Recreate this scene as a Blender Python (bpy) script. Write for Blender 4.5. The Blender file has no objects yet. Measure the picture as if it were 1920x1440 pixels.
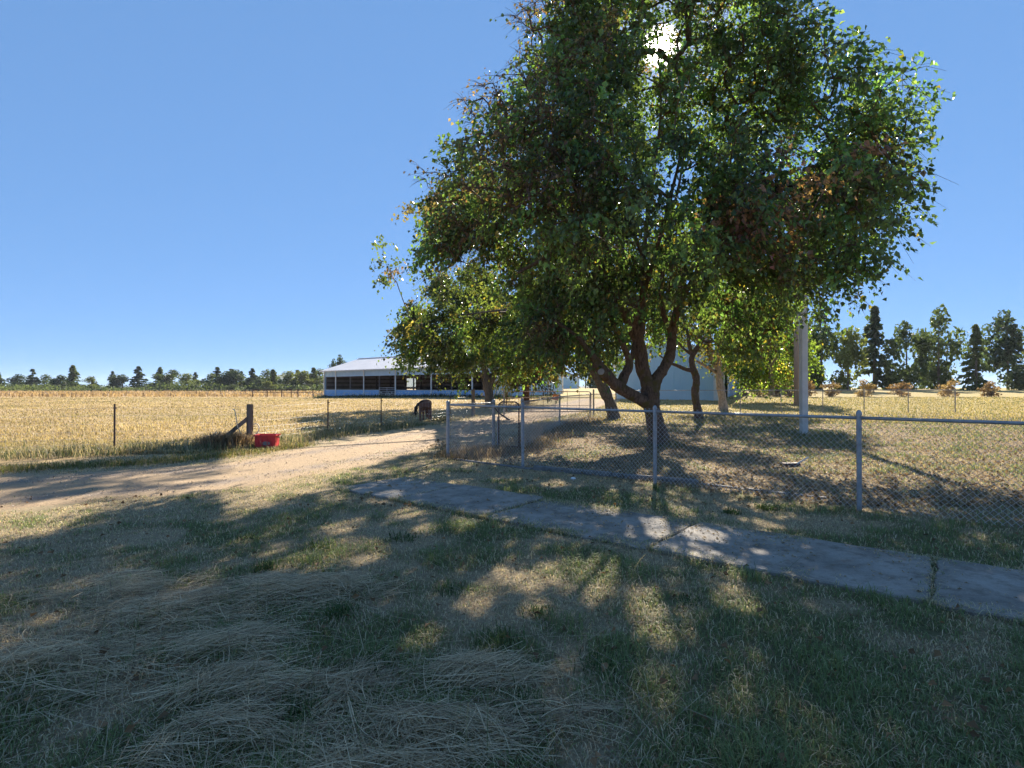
import bpy, bmesh, math, random
import numpy as np
from mathutils import Vector, Matrix

random.seed(7)
rng = np.random.default_rng(11)
R = math.radians
scene = bpy.context.scene
col = scene.collection

# ------------------------------------------------------------------ camera
CAM_H = 1.55
cam_d = bpy.data.cameras.new('camera')
cam_d.sensor_fit = 'HORIZONTAL'
cam_d.sensor_width = 36.0
cam_d.lens = 1040.0 / 1920.0 * 36.0
cam_d.clip_start = 0.05
cam_d.clip_end = 12000
cam = bpy.data.objects.new('camera', cam_d)
cam.location = (0, 0, CAM_H)
cam.rotation_euler = (R(90.386), 0, 0)
col.objects.link(cam)
scene.camera = cam

# ------------------------------------------------------------------ light
SUN_EL, SUN_AZ = R(30.8), R(15.07)
SUN = Vector((math.sin(SUN_AZ) * math.cos(SUN_EL), math.cos(SUN_AZ) * math.cos(SUN_EL), math.sin(SUN_EL)))
world = bpy.data.worlds.new('World')
scene.world = world
world.use_nodes = True
wn, wl = world.node_tree.nodes, world.node_tree.links
wn.clear()
w_out = wn.new('ShaderNodeOutputWorld')
w_bg = wn.new('ShaderNodeBackground')
w_bg.inputs['Strength'].default_value = 0.15
w_sky = wn.new('ShaderNodeTexSky')
w_sky.sky_type = 'NISHITA'
w_sky.sun_disc = False
w_sky.sun_elevation = SUN_EL
w_sky.sun_rotation = SUN_AZ
w_sky.altitude = 100
w_sky.air_density = 0.5
w_sky.dust_density = 0.0
w_sky.ozone_density = 3.0
# the phone's tone curve on the whole sky: a little flatter, a little deeper blue
w_gam = wn.new('ShaderNodeGamma'); w_gam.inputs['Gamma'].default_value = 0.3
w_tint = wn.new('ShaderNodeMixRGB'); w_tint.blend_type = 'MULTIPLY'; w_tint.inputs[0].default_value = 1.0
w_tint.inputs[2].default_value = (0.305, 0.54, 0.88, 1)
wl.new(w_sky.outputs[0], w_gam.inputs['Color']); wl.new(w_gam.outputs[0], w_tint.inputs[1])
wl.new(w_tint.outputs[0], w_bg.inputs['Color'])
# bright disc of the sun itself with its close aureole, as it shows through the gaps in the crown
w_tc = wn.new('ShaderNodeTexCoord')
w_dot = wn.new('ShaderNodeVectorMath'); w_dot.operation = 'DOT_PRODUCT'
w_dot.inputs[1].default_value = SUN
wl.new(w_tc.outputs['Generated'], w_dot.inputs[0])
w_mr = wn.new('ShaderNodeMapRange'); w_mr.interpolation_type = 'SMOOTHERSTEP'
w_mr.inputs['From Min'].default_value = math.cos(R(1.9)); w_mr.inputs['From Max'].default_value = 1.0
w_mr.inputs['To Min'].default_value = 0; w_mr.inputs['To Max'].default_value = 5
wl.new(w_dot.outputs['Value'], w_mr.inputs['Value'])
w_bg2 = wn.new('ShaderNodeBackground'); w_bg2.inputs['Color'].default_value = (1, 0.93, 0.8, 1)
w_mr2 = wn.new('ShaderNodeMapRange'); w_mr2.interpolation_type = 'SMOOTHERSTEP'
w_mr2.inputs['From Min'].default_value = math.cos(R(9)); w_mr2.inputs['From Max'].default_value = 1.0
w_mr2.inputs['To Min'].default_value = 0; w_mr2.inputs['To Max'].default_value = 0.07
wl.new(w_dot.outputs['Value'], w_mr2.inputs['Value'])
w_sum = wn.new('ShaderNodeMath'); w_sum.operation = 'ADD'
wl.new(w_mr.outputs[0], w_sum.inputs[0]); wl.new(w_mr2.outputs[0], w_sum.inputs[1])
wl.new(w_sum.outputs[0], w_bg2.inputs['Strength'])
w_add = wn.new('ShaderNodeAddShader')
wl.new(w_bg.outputs[0], w_add.inputs[0]); wl.new(w_bg2.outputs[0], w_add.inputs[1])
wl.new(w_add.outputs[0], w_out.inputs['Surface'])
world.cycles.sampling_method = 'MANUAL'
world.cycles.sample_map_resolution = 2048

sun_d = bpy.data.lights.new('sun', 'SUN')
sun_d.energy = 3.7
sun_d.angle = R(0.55)
sun_d.color = (1.0, 0.90, 0.76)
sun = bpy.data.objects.new('sun', sun_d)
sun.rotation_euler = (-SUN).to_track_quat('-Z', 'Y').to_euler()
sun.location = SUN * 60
col.objects.link(sun)

scene.view_settings.view_transform = 'Standard'
scene.view_settings.look = 'None'
scene.view_settings.gamma = 1
scene.view_settings.use_curve_mapping = False
scene.view_settings.exposure = 2.05
scene.render.engine = 'CYCLES'
cy = scene.cycles
cy.use_denoising = True
cy.max_bounces = 7; cy.diffuse_bounces = 4; cy.glossy_bounces = 2; cy.transmission_bounces = 5
cy.volume_bounces = 0; cy.transparent_max_bounces = 6
cy.caustics_reflective = False; cy.caustics_refractive = False
cy.sample_clamp_indirect = 6

# ------------------------------------------------------------------ helpers
def ss(t):
    t = np.clip(t, 0, 1)
    return t * t * (3 - 2 * t)

def gz(x, y):
    """height of the land"""
    return 1.4 * ss((np.asarray(y, float) - 25) / 85) * ss((np.asarray(x, float) + 35) / 50)

def at(px, py, d):
    return Vector(((px - 960) / 1040 * d, d, CAM_H + (727 - py) / 1040 * d))

def G(x, y, dz=0.0):
    return Vector((x, y, float(gz(x, y)) + dz))

def hash2(ix, iy, seed):
    h = (ix.astype(np.int64) * 374761393 + iy.astype(np.int64) * 668265263 + seed * 1274126177) & 0xFFFFFFFF
    h = ((h ^ (h >> 13)) * 1274126177) & 0xFFFFFFFF
    return ((h ^ (h >> 16)) & 0xFFFF) / 65535.0

def vnoise(x, y, scale, seed=0):
    x = np.asarray(x, float) / scale; y = np.asarray(y, float) / scale
    ix, iy = np.floor(x), np.floor(y)
    fx, fy = ss(x - ix), ss(y - iy)
    a = hash2(ix, iy, seed); b = hash2(ix + 1, iy, seed)
    c = hash2(ix, iy + 1, seed); d = hash2(ix + 1, iy + 1, seed)
    return (a * (1 - fx) + b * fx) * (1 - fy) + (c * (1 - fx) + d * fx) * fy

def fbm(x, y, scale, seed=0, octv=3):
    t, amp, tot = 0, 1.0, 0
    for i in range(octv):
        t = t + amp * vnoise(x, y, scale / 2 ** i, seed + 17 * i); tot += amp; amp *= 0.5
    return t / tot

def tag(o, label=None, cat=None, group=None, kind=None):
    if label: o['label'] = label
    if cat: o['category'] = cat
    if group: o['group'] = group
    if kind: o['kind'] = kind
    return o

def empty(name, loc, label=None, cat=None, group=None, rz=0):
    o = bpy.data.objects.new(name, None)
    o.empty_display_size = 0.2
    o.location = loc; o.rotation_euler = (0, 0, rz)
    col.objects.link(o)
    return tag(o, label, cat, group)

def link(name, me, mat, parent=None, loc=None, smooth=False):
    if mat is not None:
        me.materials.append(mat)
    if smooth: me.shade_smooth()
    else: me.shade_flat()
    o = bpy.data.objects.new(name, me)
    col.objects.link(o)
    if parent is not None:
        o.parent = parent
    if loc is not None:
        o.location = loc
    return o

def np_mesh(name, V, F, tint=None, tint_dom='FACE'):
    """V (n,3), F (m,k) arrays -> mesh; tint (m,3) colour per face or per point"""
    V = np.asarray(V, np.float32); F = np.asarray(F, np.int32)
    me = bpy.data.meshes.new(name)
    m, k = F.shape
    me.vertices.add(len(V)); me.vertices.foreach_set('co', V.ravel())
    me.loops.add(m * k); me.loops.foreach_set('vertex_index', F.ravel())
    me.polygons.add(m)
    me.polygons.foreach_set('loop_start', np.arange(0, m * k, k, dtype=np.int32))
    me.update(calc_edges=True)
    if tint is not None:
        a = me.attributes.new('tint', 'FLOAT_COLOR', tint_dom)
        c = np.ones((len(tint), 4), np.float32); c[:, :3] = tint
        a.data.foreach_set('color', c.ravel())
    return me

class MB:
    """collects shapes of ONE part"""
    def __init__(s): s.v, s.f = [], []
    def add(s, vs, fs):
        n = len(s.v); s.v += [tuple(v) for v in vs]; s.f += [tuple(i + n for i in f) for f in fs]; return s
    def box(s, c, d, M=None, bev=0.0):
        x, y, z = d[0] / 2, d[1] / 2, d[2] / 2
        b = bev
        if b <= 0:
            vs = [Vector((sx * x, sy * y, sz * z)) for sz in (-1, 1) for sx, sy in ((-1, -1), (1, -1), (1, 1), (-1, 1))]
            fs = [(3, 2, 1, 0), (4, 5, 6, 7)] + [(i, (i + 1) % 4, 4 + (i + 1) % 4, 4 + i) for i in range(4)]
        else:
            ring = lambda q, zz: [Vector((sx * (x - q[0]), sy * (y - q[1]), zz)) for sx, sy, q in
                                  ((-1, -1, (0, b)), (-1, -1, (b, 0)), (1, -1, (b, 0)), (1, -1, (0, b)), (1, 1, (0, b)), (1, 1, (b, 0)), (-1, 1, (b, 0)), (-1, 1, (0, b)))]
            def rr(ins, zz):
                return [Vector((sx * (x - ins - qx), sy * (y - ins - qy), zz)) for sx, sy, qx, qy in
                        ((-1, -1, 0, b), (-1, -1, b, 0), (1, -1, b, 0), (1, -1, 0, b), (1, 1, 0, b), (1, 1, b, 0), (-1, 1, b, 0), (-1, 1, 0, b))]
            vs = rr(b, -z) + rr(0, -z + b) + rr(0, z - b) + rr(b, z)
            fs = [tuple(range(7, -1, -1)), tuple(range(24, 32))]
            for l in range(3):
                fs += [(l * 8 + i, l * 8 + (i + 1) % 8, l * 8 + 8 + (i + 1) % 8, l * 8 + 8 + i) for i in range(8)]
        if M is not None: vs = [M @ v for v in vs]
        c = Vector(c)
        return s.add([v + c for v in vs], fs)
    def bar(s, a, b, w, h, up=(0, 0, 1)):
        """box from a to b, w across, h along up"""
        a, b = Vector(a), Vector(b); t = (b - a).normalized()
        u = Vector(up); side = t.cross(u)
        if side.length < 1e-4: side = t.cross(Vector((1, 0, 0)))
        side.normalize(); u = side.cross(t).normalized()
        vs = [p + side * sx * w / 2 + u * sz * h / 2 for p in (a, b) for sx, sz in ((-1, -1), (1, -1), (1, 1), (-1, 1))]
        return s.add(vs, [(0, 1, 2, 3), (7, 6, 5, 4)] + [(i, 4 + i, 4 + (i + 1) % 4, (i + 1) % 4) for i in range(4)])
    def tube(s, pts, r, n=8, cap=True):
        pts = [Vector(p) for p in pts]; m = len(pts)
        rs = r if isinstance(r, (list, tuple)) else [r] * m
        t0 = (pts[1] - pts[0]).normalized()
        side = t0.cross(Vector((0, 0, 1)))
        if side.length < 1e-3: side = t0.cross(Vector((1, 0, 0)))
        side.normalize()
        vs = []
        for i, p in enumerate(pts):
            t = (pts[min(i + 1, m - 1)] - pts[max(i - 1, 0)]).normalized()
            side = (side - t * side.dot(t))
            if side.length < 1e-5: side = t.orthogonal()
            side.normalize(); u = t.cross(side)
            for k in range(n):
                a = 2 * math.pi * k / n
                vs.append(p + (side * math.cos(a) + u * math.sin(a)) * rs[i])
        fs = [(i * n + k, i * n + (k + 1) % n, (i + 1) * n + (k + 1) % n, (i + 1) * n + k) for i in range(m - 1) for k in range(n)]
        if cap: fs += [tuple(range(n - 1, -1, -1)), tuple(range((m - 1) * n, m * n))]
        return s.add(vs, fs)
    def lathe(s, c, prof, n=12):
        c = Vector(c); vs = []
        for r, z in prof:
            vs += [c + Vector((r * math.cos(2 * math.pi * k / n), r * math.sin(2 * math.pi * k / n), z)) for k in range(n)]
        m = len(prof)
        fs = [(i * n + k, i * n + (k + 1) % n, (i + 1) * n + (k + 1) % n, (i + 1) * n + k) for i in range(m - 1) for k in range(n)]
        fs += [tuple(range(n - 1, -1, -1)), tuple(range((m - 1) * n, m * n))]
        return s.add(vs, fs)
    def prism(s, poly, a, b):
        """closed polygon (list of Vectors) swept by offset vectors a..b"""
        n = len(poly); a, b = Vector(a), Vector(b)
        vs = [p + a for p in poly] + [p + b for p in poly]
        return s.add(vs, [tuple(range(n - 1, -1, -1)), tuple(range(n, 2 * n))] + [(i, (i + 1) % n, n + (i + 1) % n, n + i) for i in range(n)])
    def build(s, name, mat, parent=None, smooth=False, recalc=True):
        me = bpy.data.meshes.new(name)
        me.from_pydata(s.v, [], s.f)
        if recalc:
            bm = bmesh.new(); bm.from_mesh(me); bmesh.ops.recalc_face_normals(bm, faces=bm.faces[:]); bm.to_mesh(me); bm.free()
        return link(name, me, mat, parent, smooth=smooth)

# ------------------------------------------------------------------ materials
def newmat(name):
    m = bpy.data.materials.new(name); m.use_nodes = True
    nt = m.node_tree; b = nt.nodes['Principled BSDF']
    return m, nt.nodes, nt.links, b

def ramp(n, l, fac, stops):
    r = n.new('ShaderNodeValToRGB'); e = r.color_ramp.elements
    while len(e) < len(stops): e.new(0.5)
    for i, (p, c) in enumerate(stops):
        e[i].position = p; e[i].color = (*c, 1)
    l.new(fac, r.inputs['Fac']); return r.outputs['Color']

def noise(n, l, vec, scale, detail=4, rough=0.6):
    t = n.new('ShaderNodeTexNoise'); t.inputs['Scale'].default_value = scale
    t.inputs['Detail'].default_value = detail; t.inputs['Roughness'].default_value = rough
    if vec is not None: l.new(vec, t.inputs['Vector'])
    return t.outputs['Fac']

def bump(n, l, b, h, dist, strength=1.0):
    bp = n.new('ShaderNodeBump'); bp.inputs['Strength'].default_value = strength; bp.inputs['Distance'].default_value = dist
    l.new(h, bp.inputs['Height']); l.new(bp.outputs[0], b.inputs['Normal'])

def mat_noisy(name, c1, c2, scale=6.0, rough=0.7, metal=0.0, bdist=0.0, bscale=None, stretch=None, spec=0.5):
    m, n, l, b = newmat(name)
    tc = n.new('ShaderNodeTexCoord'); vec = tc.outputs['Object']
    if stretch:
        mp = n.new('ShaderNodeMapping'); mp.inputs['Scale'].default_value = stretch; l.new(vec, mp.inputs['Vector']); vec = mp.outputs[0]
    f = noise(n, l, vec, scale)
    l.new(ramp(n, l, f, [(0.3, c1), (0.7, c2)]), b.inputs['Base Color'])
    b.inputs['Roughness'].default_value = rough; b.inputs['Metallic'].default_value = metal
    b.inputs['Specular IOR Level'].default_value = spec
    if bdist: bump(n, l, b, noise(n, l, vec, bscale or scale * 3, 5), bdist)
    return m

def mat_leaf(name, trans=0.45, rough=0.45, tscale=(1.6, 1.7, 0.7), spec=0.35):
    """tinted faces that let light through"""
    m, n, l, b = newmat(name)
    a = n.new('ShaderNodeAttribute'); a.attribute_name = 'tint'
    l.new(a.outputs['Color'], b.inputs['Base Color'])
    b.inputs['Roughness'].default_value = rough; b.inputs['Specular IOR Level'].default_value = spec
    t = n.new('ShaderNodeBsdfTranslucent')
    mul = n.new('ShaderNodeVectorMath'); mul.operation = 'MULTIPLY'; mul.inputs[1].default_value = tscale
    l.new(a.outputs['Color'], mul.inputs[0]); l.new(mul.outputs[0], t.inputs['Color'])
    mx = n.new('ShaderNodeMixShader'); mx.inputs[0].default_value = trans
    l.new(b.outputs[0], mx.inputs[1]); l.new(t.outputs[0], mx.inputs[2])
    l.new(mx.outputs[0], n['Material Output'].inputs['Surface'])
    return m

M_leaf = mat_leaf('leaf', 0.5, 0.34, (2.0, 1.9, 0.7), 0.6)
M_blade = mat_leaf('grass_blade', 0.35, 0.6, (1.25, 1.25, 0.85), 0.2)
M_needle = mat_leaf('needle', 0.3, 0.6, (1.5, 1.6, 0.8), 0.2)
M_litter = mat_leaf('dead_leaf', 0.2, 0.7, (1.2, 1.1, 0.8), 0.2)

def mat_bark(name, c1, c2, moss=None):
    m, n, l, b = newmat(name)
    tc = n.new('ShaderNodeTexCoord'); vec = tc.outputs['Object']
    mp = n.new('ShaderNodeMapping'); mp.inputs['Scale'].default_value = (1, 1, 0.28); l.new(vec, mp.inputs['Vector'])
    f = noise(n, l, mp.outputs[0], 22, 6, 0.7)
    cc = ramp(n, l, f, [(0.32, c1), (0.62, c2)])
    if moss:
        g = noise(n, l, vec, 3.5, 4)
        mk = ramp(n, l, g, [(0.52, (0, 0, 0)), (0.62, (1, 1, 1))])
        mx = n.new('ShaderNodeMixRGB'); l.new(mk, mx.inputs[0]); l.new(cc, mx.inputs[1]); mx.inputs[2].default_value = (*moss, 1)
        cc = mx.outputs[0]
    l.new(cc, b.inputs['Base Color']); b.inputs['Roughness'].default_value = 0.9
    b.inputs['Specular IOR Level'].default_value = 0.2
    bump(n, l, b, f, 0.05)
    return m
M_bark = mat_bark('bark', (0.05, 0.034, 0.025), (0.22, 0.15, 0.11), (0.13, 0.10, 0.04))
M_bark_red = mat_bark('red_bark', (0.07, 0.035, 0.02), (0.22, 0.12, 0.075))
M_bark_pale = mat_bark('pale_bark', (0.12, 0.095, 0.075), (0.45, 0.37, 0.29))
M_bark_grey = mat_bark('grey_bark', (0.06, 0.05, 0.04), (0.22, 0.18, 0.14))
M_wood_grey = mat_noisy('weathered_wood', (0.10, 0.08, 0.065), (0.24, 0.2, 0.165), 9, 0.85, bdist=0.01, bscale=40, stretch=(1, 1, 0.12), spec=0.2)
M_timber = mat_noisy('landscape_timber_wood', (0.11, 0.105, 0.1), (0.24, 0.225, 0.21), 5, 0.85, bdist=0.008, bscale=30, spec=0.2)
M_galv = mat_noisy('galvanised_steel', (0.24, 0.25, 0.265), (0.38, 0.39, 0.41), 14, 0.5, 0.5)
M_galv_old = mat_noisy('old_galvanised_steel', (0.20, 0.19, 0.185), (0.42, 0.41, 0.4), 11, 0.6, 0.5)
M_wire = mat_noisy('fence_wire', (0.5, 0.49, 0.48), (0.66, 0.65, 0.63), 14, 0.5, 0.3)
M_rust = mat_noisy('rusty_steel', (0.07, 0.04, 0.03), (0.19, 0.10, 0.07), 14, 0.75, 0.2)
M_tpost = mat_noisy('post_steel', (0.05, 0.032, 0.028), (0.12, 0.07, 0.055), 14, 0.7, 0.2)
M_white = mat_noisy('white_paint', (0.62, 0.62, 0.6), (0.78, 0.78, 0.76), 2, 0.55)
M_whitish = mat_noisy('dull_white_paint', (0.5, 0.5, 0.5), (0.66, 0.66, 0.66), 3, 0.6)
M_roof = mat_noisy('roof_metal', (0.76, 0.73, 0.70), (0.84, 0.81, 0.78), 0.6, 0.42, 0.1)
M_blue = mat_noisy('pale_blue_siding', (0.33, 0.50, 0.66), (0.40, 0.56, 0.71), 0.35, 0.5)
M_blue_skylit = mat_noisy('blue_half_wall', (0.17, 0.38, 0.66), (0.26, 0.47, 0.73), 0.8, 0.6)  # blue paint, its colour deepened to carry the blue of skylit shade
M_teal = mat_noisy('grey_blue_siding', (0.38, 0.58, 0.68), (0.46, 0.66, 0.75), 0.35, 0.5)
M_dark = mat_noisy('dark_inside', (0.02, 0.018, 0.016), (0.05, 0.045, 0.04), 2, 0.9)
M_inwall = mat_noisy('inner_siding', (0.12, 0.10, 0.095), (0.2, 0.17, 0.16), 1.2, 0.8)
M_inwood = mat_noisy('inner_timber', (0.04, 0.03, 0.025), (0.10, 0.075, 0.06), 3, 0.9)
M_tan = mat_noisy('tan_pole', (0.26, 0.18, 0.12), (0.38, 0.27, 0.185), 5, 0.8, bdist=0.01, bscale=30, stretch=(1, 1, 0.1))
M_red = mat_noisy('red_plastic', (0.42, 0.015, 0.02), (0.70, 0.035, 0.04), 9, 0.5)
M_greyplate = mat_noisy('grey_patch', (0.16, 0.13, 0.12), (0.3, 0.25, 0.23), 30, 0.6)
M_sign = mat_noisy('orange_sign', (0.55, 0.17, 0.06), (0.68, 0.27, 0.12), 12, 0.6)
M_hose = mat_noisy('cream_hose', (0.5, 0.42, 0.28), (0.62, 0.53, 0.38), 10, 0.5)
M_horse = mat_noisy('horse_coat', (0.13, 0.06, 0.042), (0.24, 0.115, 0.08), 5, 0.55, spec=0.4)
M_hair = mat_noisy('horse_hair', (0.012, 0.007, 0.006), (0.03, 0.017, 0.013), 20, 0.5)

# ------------------------------------------------------------------ zones of the land
FX_Y = [-60, 5, 14.4, 18.3, 21.2, 27.8, 33, 60, 400, 3000]
FX_X = [-40, -14, -6.9, -6.07, -5.0, -3.1, -1.2, 4, 60, 500]
def field_edge(y): return np.interp(y, FX_Y, FX_X)
SX_Y = [9, 13.6, 22, 26.9, 36, 60, 3000]
SX_X = [2, 0.2, 1.86, 3.8, 6.5, 12, 12]
def yard_edge(y): return np.interp(y, SX_Y, SX_X)
def front_fence_y(x): return 10.99 - 0.9135 * np.asarray(x)

def zones(x, y):
    w = fbm(x, y, 3, 5) - 0.5
    fld = ss((field_edge(y) - x + w * 2.0) / 1.2 + 0.5)
    yd = ss((x - yard_edge(y) + w) / 0.8 + 0.5) * ss((y - front_fence_y(x) + w) / 0.8 + 0.5) * ss((70 - y) / 20)
    # greenness: patchy, the near lawn greener than the rest
    g = fbm(x, y, 1.3, 31, 4) * 0.55 + fbm(x, y, 0.33, 77, 2) * 0.45
    bias = np.interp(y, [2, 6, 8.5, 12, 20], [0.085, 0.06, -0.04, -0.12, -0.12]) + np.interp(x, [-6, -3.2, -1, 4], [-0.12, -0.03, 0.02, 0.04])
    bias = bias + 0.13 * yd * np.clip((x - 4.5) / 3, 0, 1) * ss((33 - y) / 8)
    gr = ss((g + bias - 0.40) / 0.24)
    back = ss((y - 24) / 14) * (1 - fld)
    return fld, yd, np.clip(gr, 0, 1), back

def mat_ground():
    m, n, l, b = newmat('ground')
    tc = n.new('ShaderNodeTexCoord'); vec = tc.outputs['Object']
    a = n.new('ShaderNodeAttribute'); a.attribute_name = 'tint'
    sp = n.new('ShaderNodeSeparateColor'); l.new(a.outputs['Color'], sp.inputs[0])
    fine = noise(n, l, vec, 38, 6, 0.75); mid = noise(n, l, vec, 6, 5, 0.65); big = noise(n, l, vec, 0.45, 5, 0.6)
    dry = ramp(n, l, fine, [(0.25, (0.19, 0.145, 0.09)), (0.5, (0.40, 0.315, 0.195)), (0.75, (0.58, 0.475, 0.31))])
    grn = ramp(n, l, fine, [(0.25, (0.075, 0.08, 0.036)), (0.55, (0.165, 0.165, 0.08)), (0.8, (0.34, 0.29, 0.17))])
    lit = ramp(n, l, fine, [(0.25, (0.09, 0.062, 0.034)), (0.5, (0.235, 0.168, 0.095)), (0.75, (0.43, 0.325, 0.19))])
    bigstretch = n.new('ShaderNodeMapping'); bigstretch.inputs['Scale'].default_value = (0.35, 1.6, 1); l.new(vec, bigstretch.inputs['Vector'])
    strk = noise(n, l, bigstretch.outputs[0], 0.9, 6, 0.7)
    gold = ramp(n, l, strk, [(0.3, (0.25, 0.18, 0.095)), (0.5, (0.40, 0.295, 0.16)), (0.7, (0.53, 0.42, 0.25))])
    gold2 = ramp(n, l, fine, [(0.2, (0.55, 0.5, 0.45)), (0.7, (1.1, 1.1, 1.05))])
    def mix(f, c1, c2, mode='MIX'):
        mx = n.new('ShaderNodeMixRGB'); mx.blend_type = mode
        if isinstance(f, float): mx.inputs[0].default_value = f
        else: l.new(f, mx.inputs[0])
        l.new(c1, mx.inputs[1]); l.new(c2, mx.inputs[2]); return mx.outputs[0]
    gold = mix(0.8, gold, gold2, 'MULTIPLY')
    yel = ramp(n, l, mid, [(0.3, (0.25, 0.20, 0.075)), (0.6, (0.42, 0.33, 0.15))])
    lawn = mix(sp.outputs['Blue'], dry, grn)
    c = mix(sp.outputs['Green'], lawn, mix(ramp(n, l, mid, [(0.55, (0, 0, 0)), (0.7, (0.6, 0.6, 0.6))]), lit, grn))
    al = n.new('ShaderNodeAttribute'); al.attribute_name = 'back'
    c = mix(al.outputs['Fac'], c, yel)
    c = mix(sp.outputs['Red'], c, gold)
    l.new(c, b.inputs['Base Color'])
    b.inputs['Roughness'].default_value = 0.95; b.inputs['Specular IOR Level'].default_value = 0.1
    bump(n, l, b, noise(n, l, vec, 30, 6, 0.8), 0.05, 0.9)
    return m

def build_ground():
    ang = np.concatenate([np.linspace(-70, 70, 360), np.linspace(74, 286, 40)]) * math.pi / 180
    rad = [0.4]
    while rad[-1] < 3300: rad.append(rad[-1] * (1.03 if rad[-1] < 120 else 1.09))
    rad = np.array(rad)
    A, Rr = np.meshgrid(ang, rad)
    X, Y = Rr * np.sin(A), Rr * np.cos(A)
    V = np.stack([X.ravel(), Y.ravel(), gz(X, Y).ravel()], 1)
    na, nr = len(ang), len(rad)
    i = np.arange(nr - 1)[:, None] * na; j = np.arange(na)[None, :]; j2 = (j + 1) % na
    F = np.stack([i + j, i + j2, i + na + j2, i + na + j], -1).reshape(-1, 4)[:, ::-1]
    V = np.vstack([V, [[0, 0, 0]]])
    f, yd, gr, bk = zones(V[:, 0], V[:, 1])
    me = np_mesh('ground', V, F, np.stack([f, yd, gr], 1), 'POINT')
    a = me.attributes.new('back', 'FLOAT', 'POINT'); a.data.foreach_set('value', bk.astype(np.float32))
    bm = bmesh.new(); bm.from_mesh(me); bm.verts.ensure_lookup_table()
    c = bm.verts[len(V) - 1]
    for k in range(na): bm.faces.new((c, bm.verts[(k + 1) % na], bm.verts[k]))
    bmesh.ops.recalc_face_normals(bm, faces=bm.faces[:])
    if sum(fc.normal.z for fc in bm.faces) < 0: bmesh.ops.reverse_faces(bm, faces=bm.faces[:])
    bm.to_mesh(me); bm.free()
    o = link('ground', me, mat_ground(), smooth=True)
    tag(o, kind='structure')
build_ground()

# driveway
DU = [(-22, 6.9), (-14, 8.0), (-9, 9.6), (-5.9, 11.4), (-5.4, 14), (-4.8, 15.6), (-4.0, 19), (-2.65, 23), (-0.63, 33), (1.5, 40), (7, 57)]
DL = [(-22, 3.2), (-14, 4.4), (-7, 6.6), (-4.3, 8.3), (-3.4, 9.9), (-2.8, 11.2), (-2.2, 12.9), (-1.9, 15), (-0.2, 20), (1.3, 26), (4.6, 35), (11, 55)]
def resample(P, n):
    P = np.array(P, float); d = np.concatenate([[0], np.cumsum(np.linalg.norm(np.diff(P, axis=0), axis=1))]); t = np.linspace(0, d[-1], n)
    return np.stack([np.interp(t, d, P[:, 0]), np.interp(t, d, P[:, 1])], 1)
def build_driveway():
    n, k = 240, 24
    U, L = resample(DU, n), resample(DL, n)
    t = np.linspace(0, 1, k)[None, :, None]
    P = L[:, None, :] * (1 - t) + U[:, None, :] * t
    # ragged edges
    for e, s in ((0, 1), (k - 1, 2)):
        P[:, e, :] += (fbm(np.arange(n) * 0.2, np.zeros(n) + s * 9, 1.0, 3)[:, None] - 0.5) * 0.7
    X, Y = P[..., 0], P[..., 1]
    Z = gz(X, Y) + 0.005 + 0.0003 * np.maximum(Y, 0)
    Z[:, 0] -= .03; Z[:, -1] -= .03
    V = np.stack([X.ravel(), Y.ravel(), Z.ravel()], 1)
    i = np.arange(n - 1)[:, None] * k; j = np.arange(k - 1)[None, :]
    F = np.stack([i + j, i + k + j, i + k + j + 1, i + j + 1], -1).reshape(-1, 4)
    tt = np.broadcast_to(np.linspace(0, 1, k)[None, :], (n, k)).ravel()
    me = np_mesh('driveway', V, F, np.stack([tt, tt, tt], 1), 'POINT')
    m, nn, l, b = newmat('driveway_dirt')
    tc = nn.new('ShaderNodeTexCoord'); vec = tc.outputs['Object']
    fine = noise(nn, l, vec, 45, 6, 0.8); mid = noise(nn, l, vec, 2.2, 5, 0.7)
    dirt = ramp(nn, l, fine, [(0.25, (0.27, 0.19, 0.12)), (0.55, (0.47, 0.345, 0.215)), (0.8, (0.62, 0.48, 0.32))])
    grv = ramp(nn, l, fine, [(0.3, (0.15, 0.12, 0.10)), (0.5, (0.29, 0.235, 0.19)), (0.72, (0.48, 0.40, 0.33))])
    at_ = nn.new('ShaderNodeAttribute'); at_.attribute_name = 'tint'
    rut = ramp(nn, l, at_.outputs['Fac'], [(0.10, (0, 0, 0)), (0.22, (1, 1, 1)), (0.34, (0.1, 0.1, 0.1)), (0.62, (0.1, 0.1, 0.1)), (0.76, (1, 1, 1)), (0.9, (0, 0, 0))])
    mul = nn.new('ShaderNodeMixRGB'); mul.blend_type = 'MULTIPLY'; mul.inputs[0].default_value = 1
    l.new(rut, mul.inputs[1]); l.new(ramp(nn, l, mid, [(0.35, (0.1, 0.1, 0.1)), (0.6, (1, 1, 1))]), mul.inputs[2])
    mx = nn.new('ShaderNodeMixRGB'); l.new(mul.outputs[0], mx.inputs[0]); l.new(dirt, mx.inputs[1]); l.new(grv, mx.inputs[2])
    l.new(mx.outputs[0], b.inputs['Base Color']); b.inputs['Roughness'].default_value = 0.95; b.inputs['Specular IOR Level'].default_value = 0.15
    bump(nn, l, b, fine, 0.03)
    tag(link('driveway', me, m, smooth=True), kind='structure')
build_driveway()
_DP = np.array(DL + DU[::-1])
def in_poly(x, y, P):
    x = np.asarray(x); y = np.asarray(y); ins = np.zeros(x.shape, bool); j = len(P) - 1
    for i in range(len(P)):
        xi, yi = P[i]; xj, yj = P[j]
        c = ((yi > y) != (yj > y)) & (x < (xj - xi) * (y - yi) / ((yj - yi) + 1e-12) + xi)
        ins ^= c; j = i
    return ins

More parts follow.
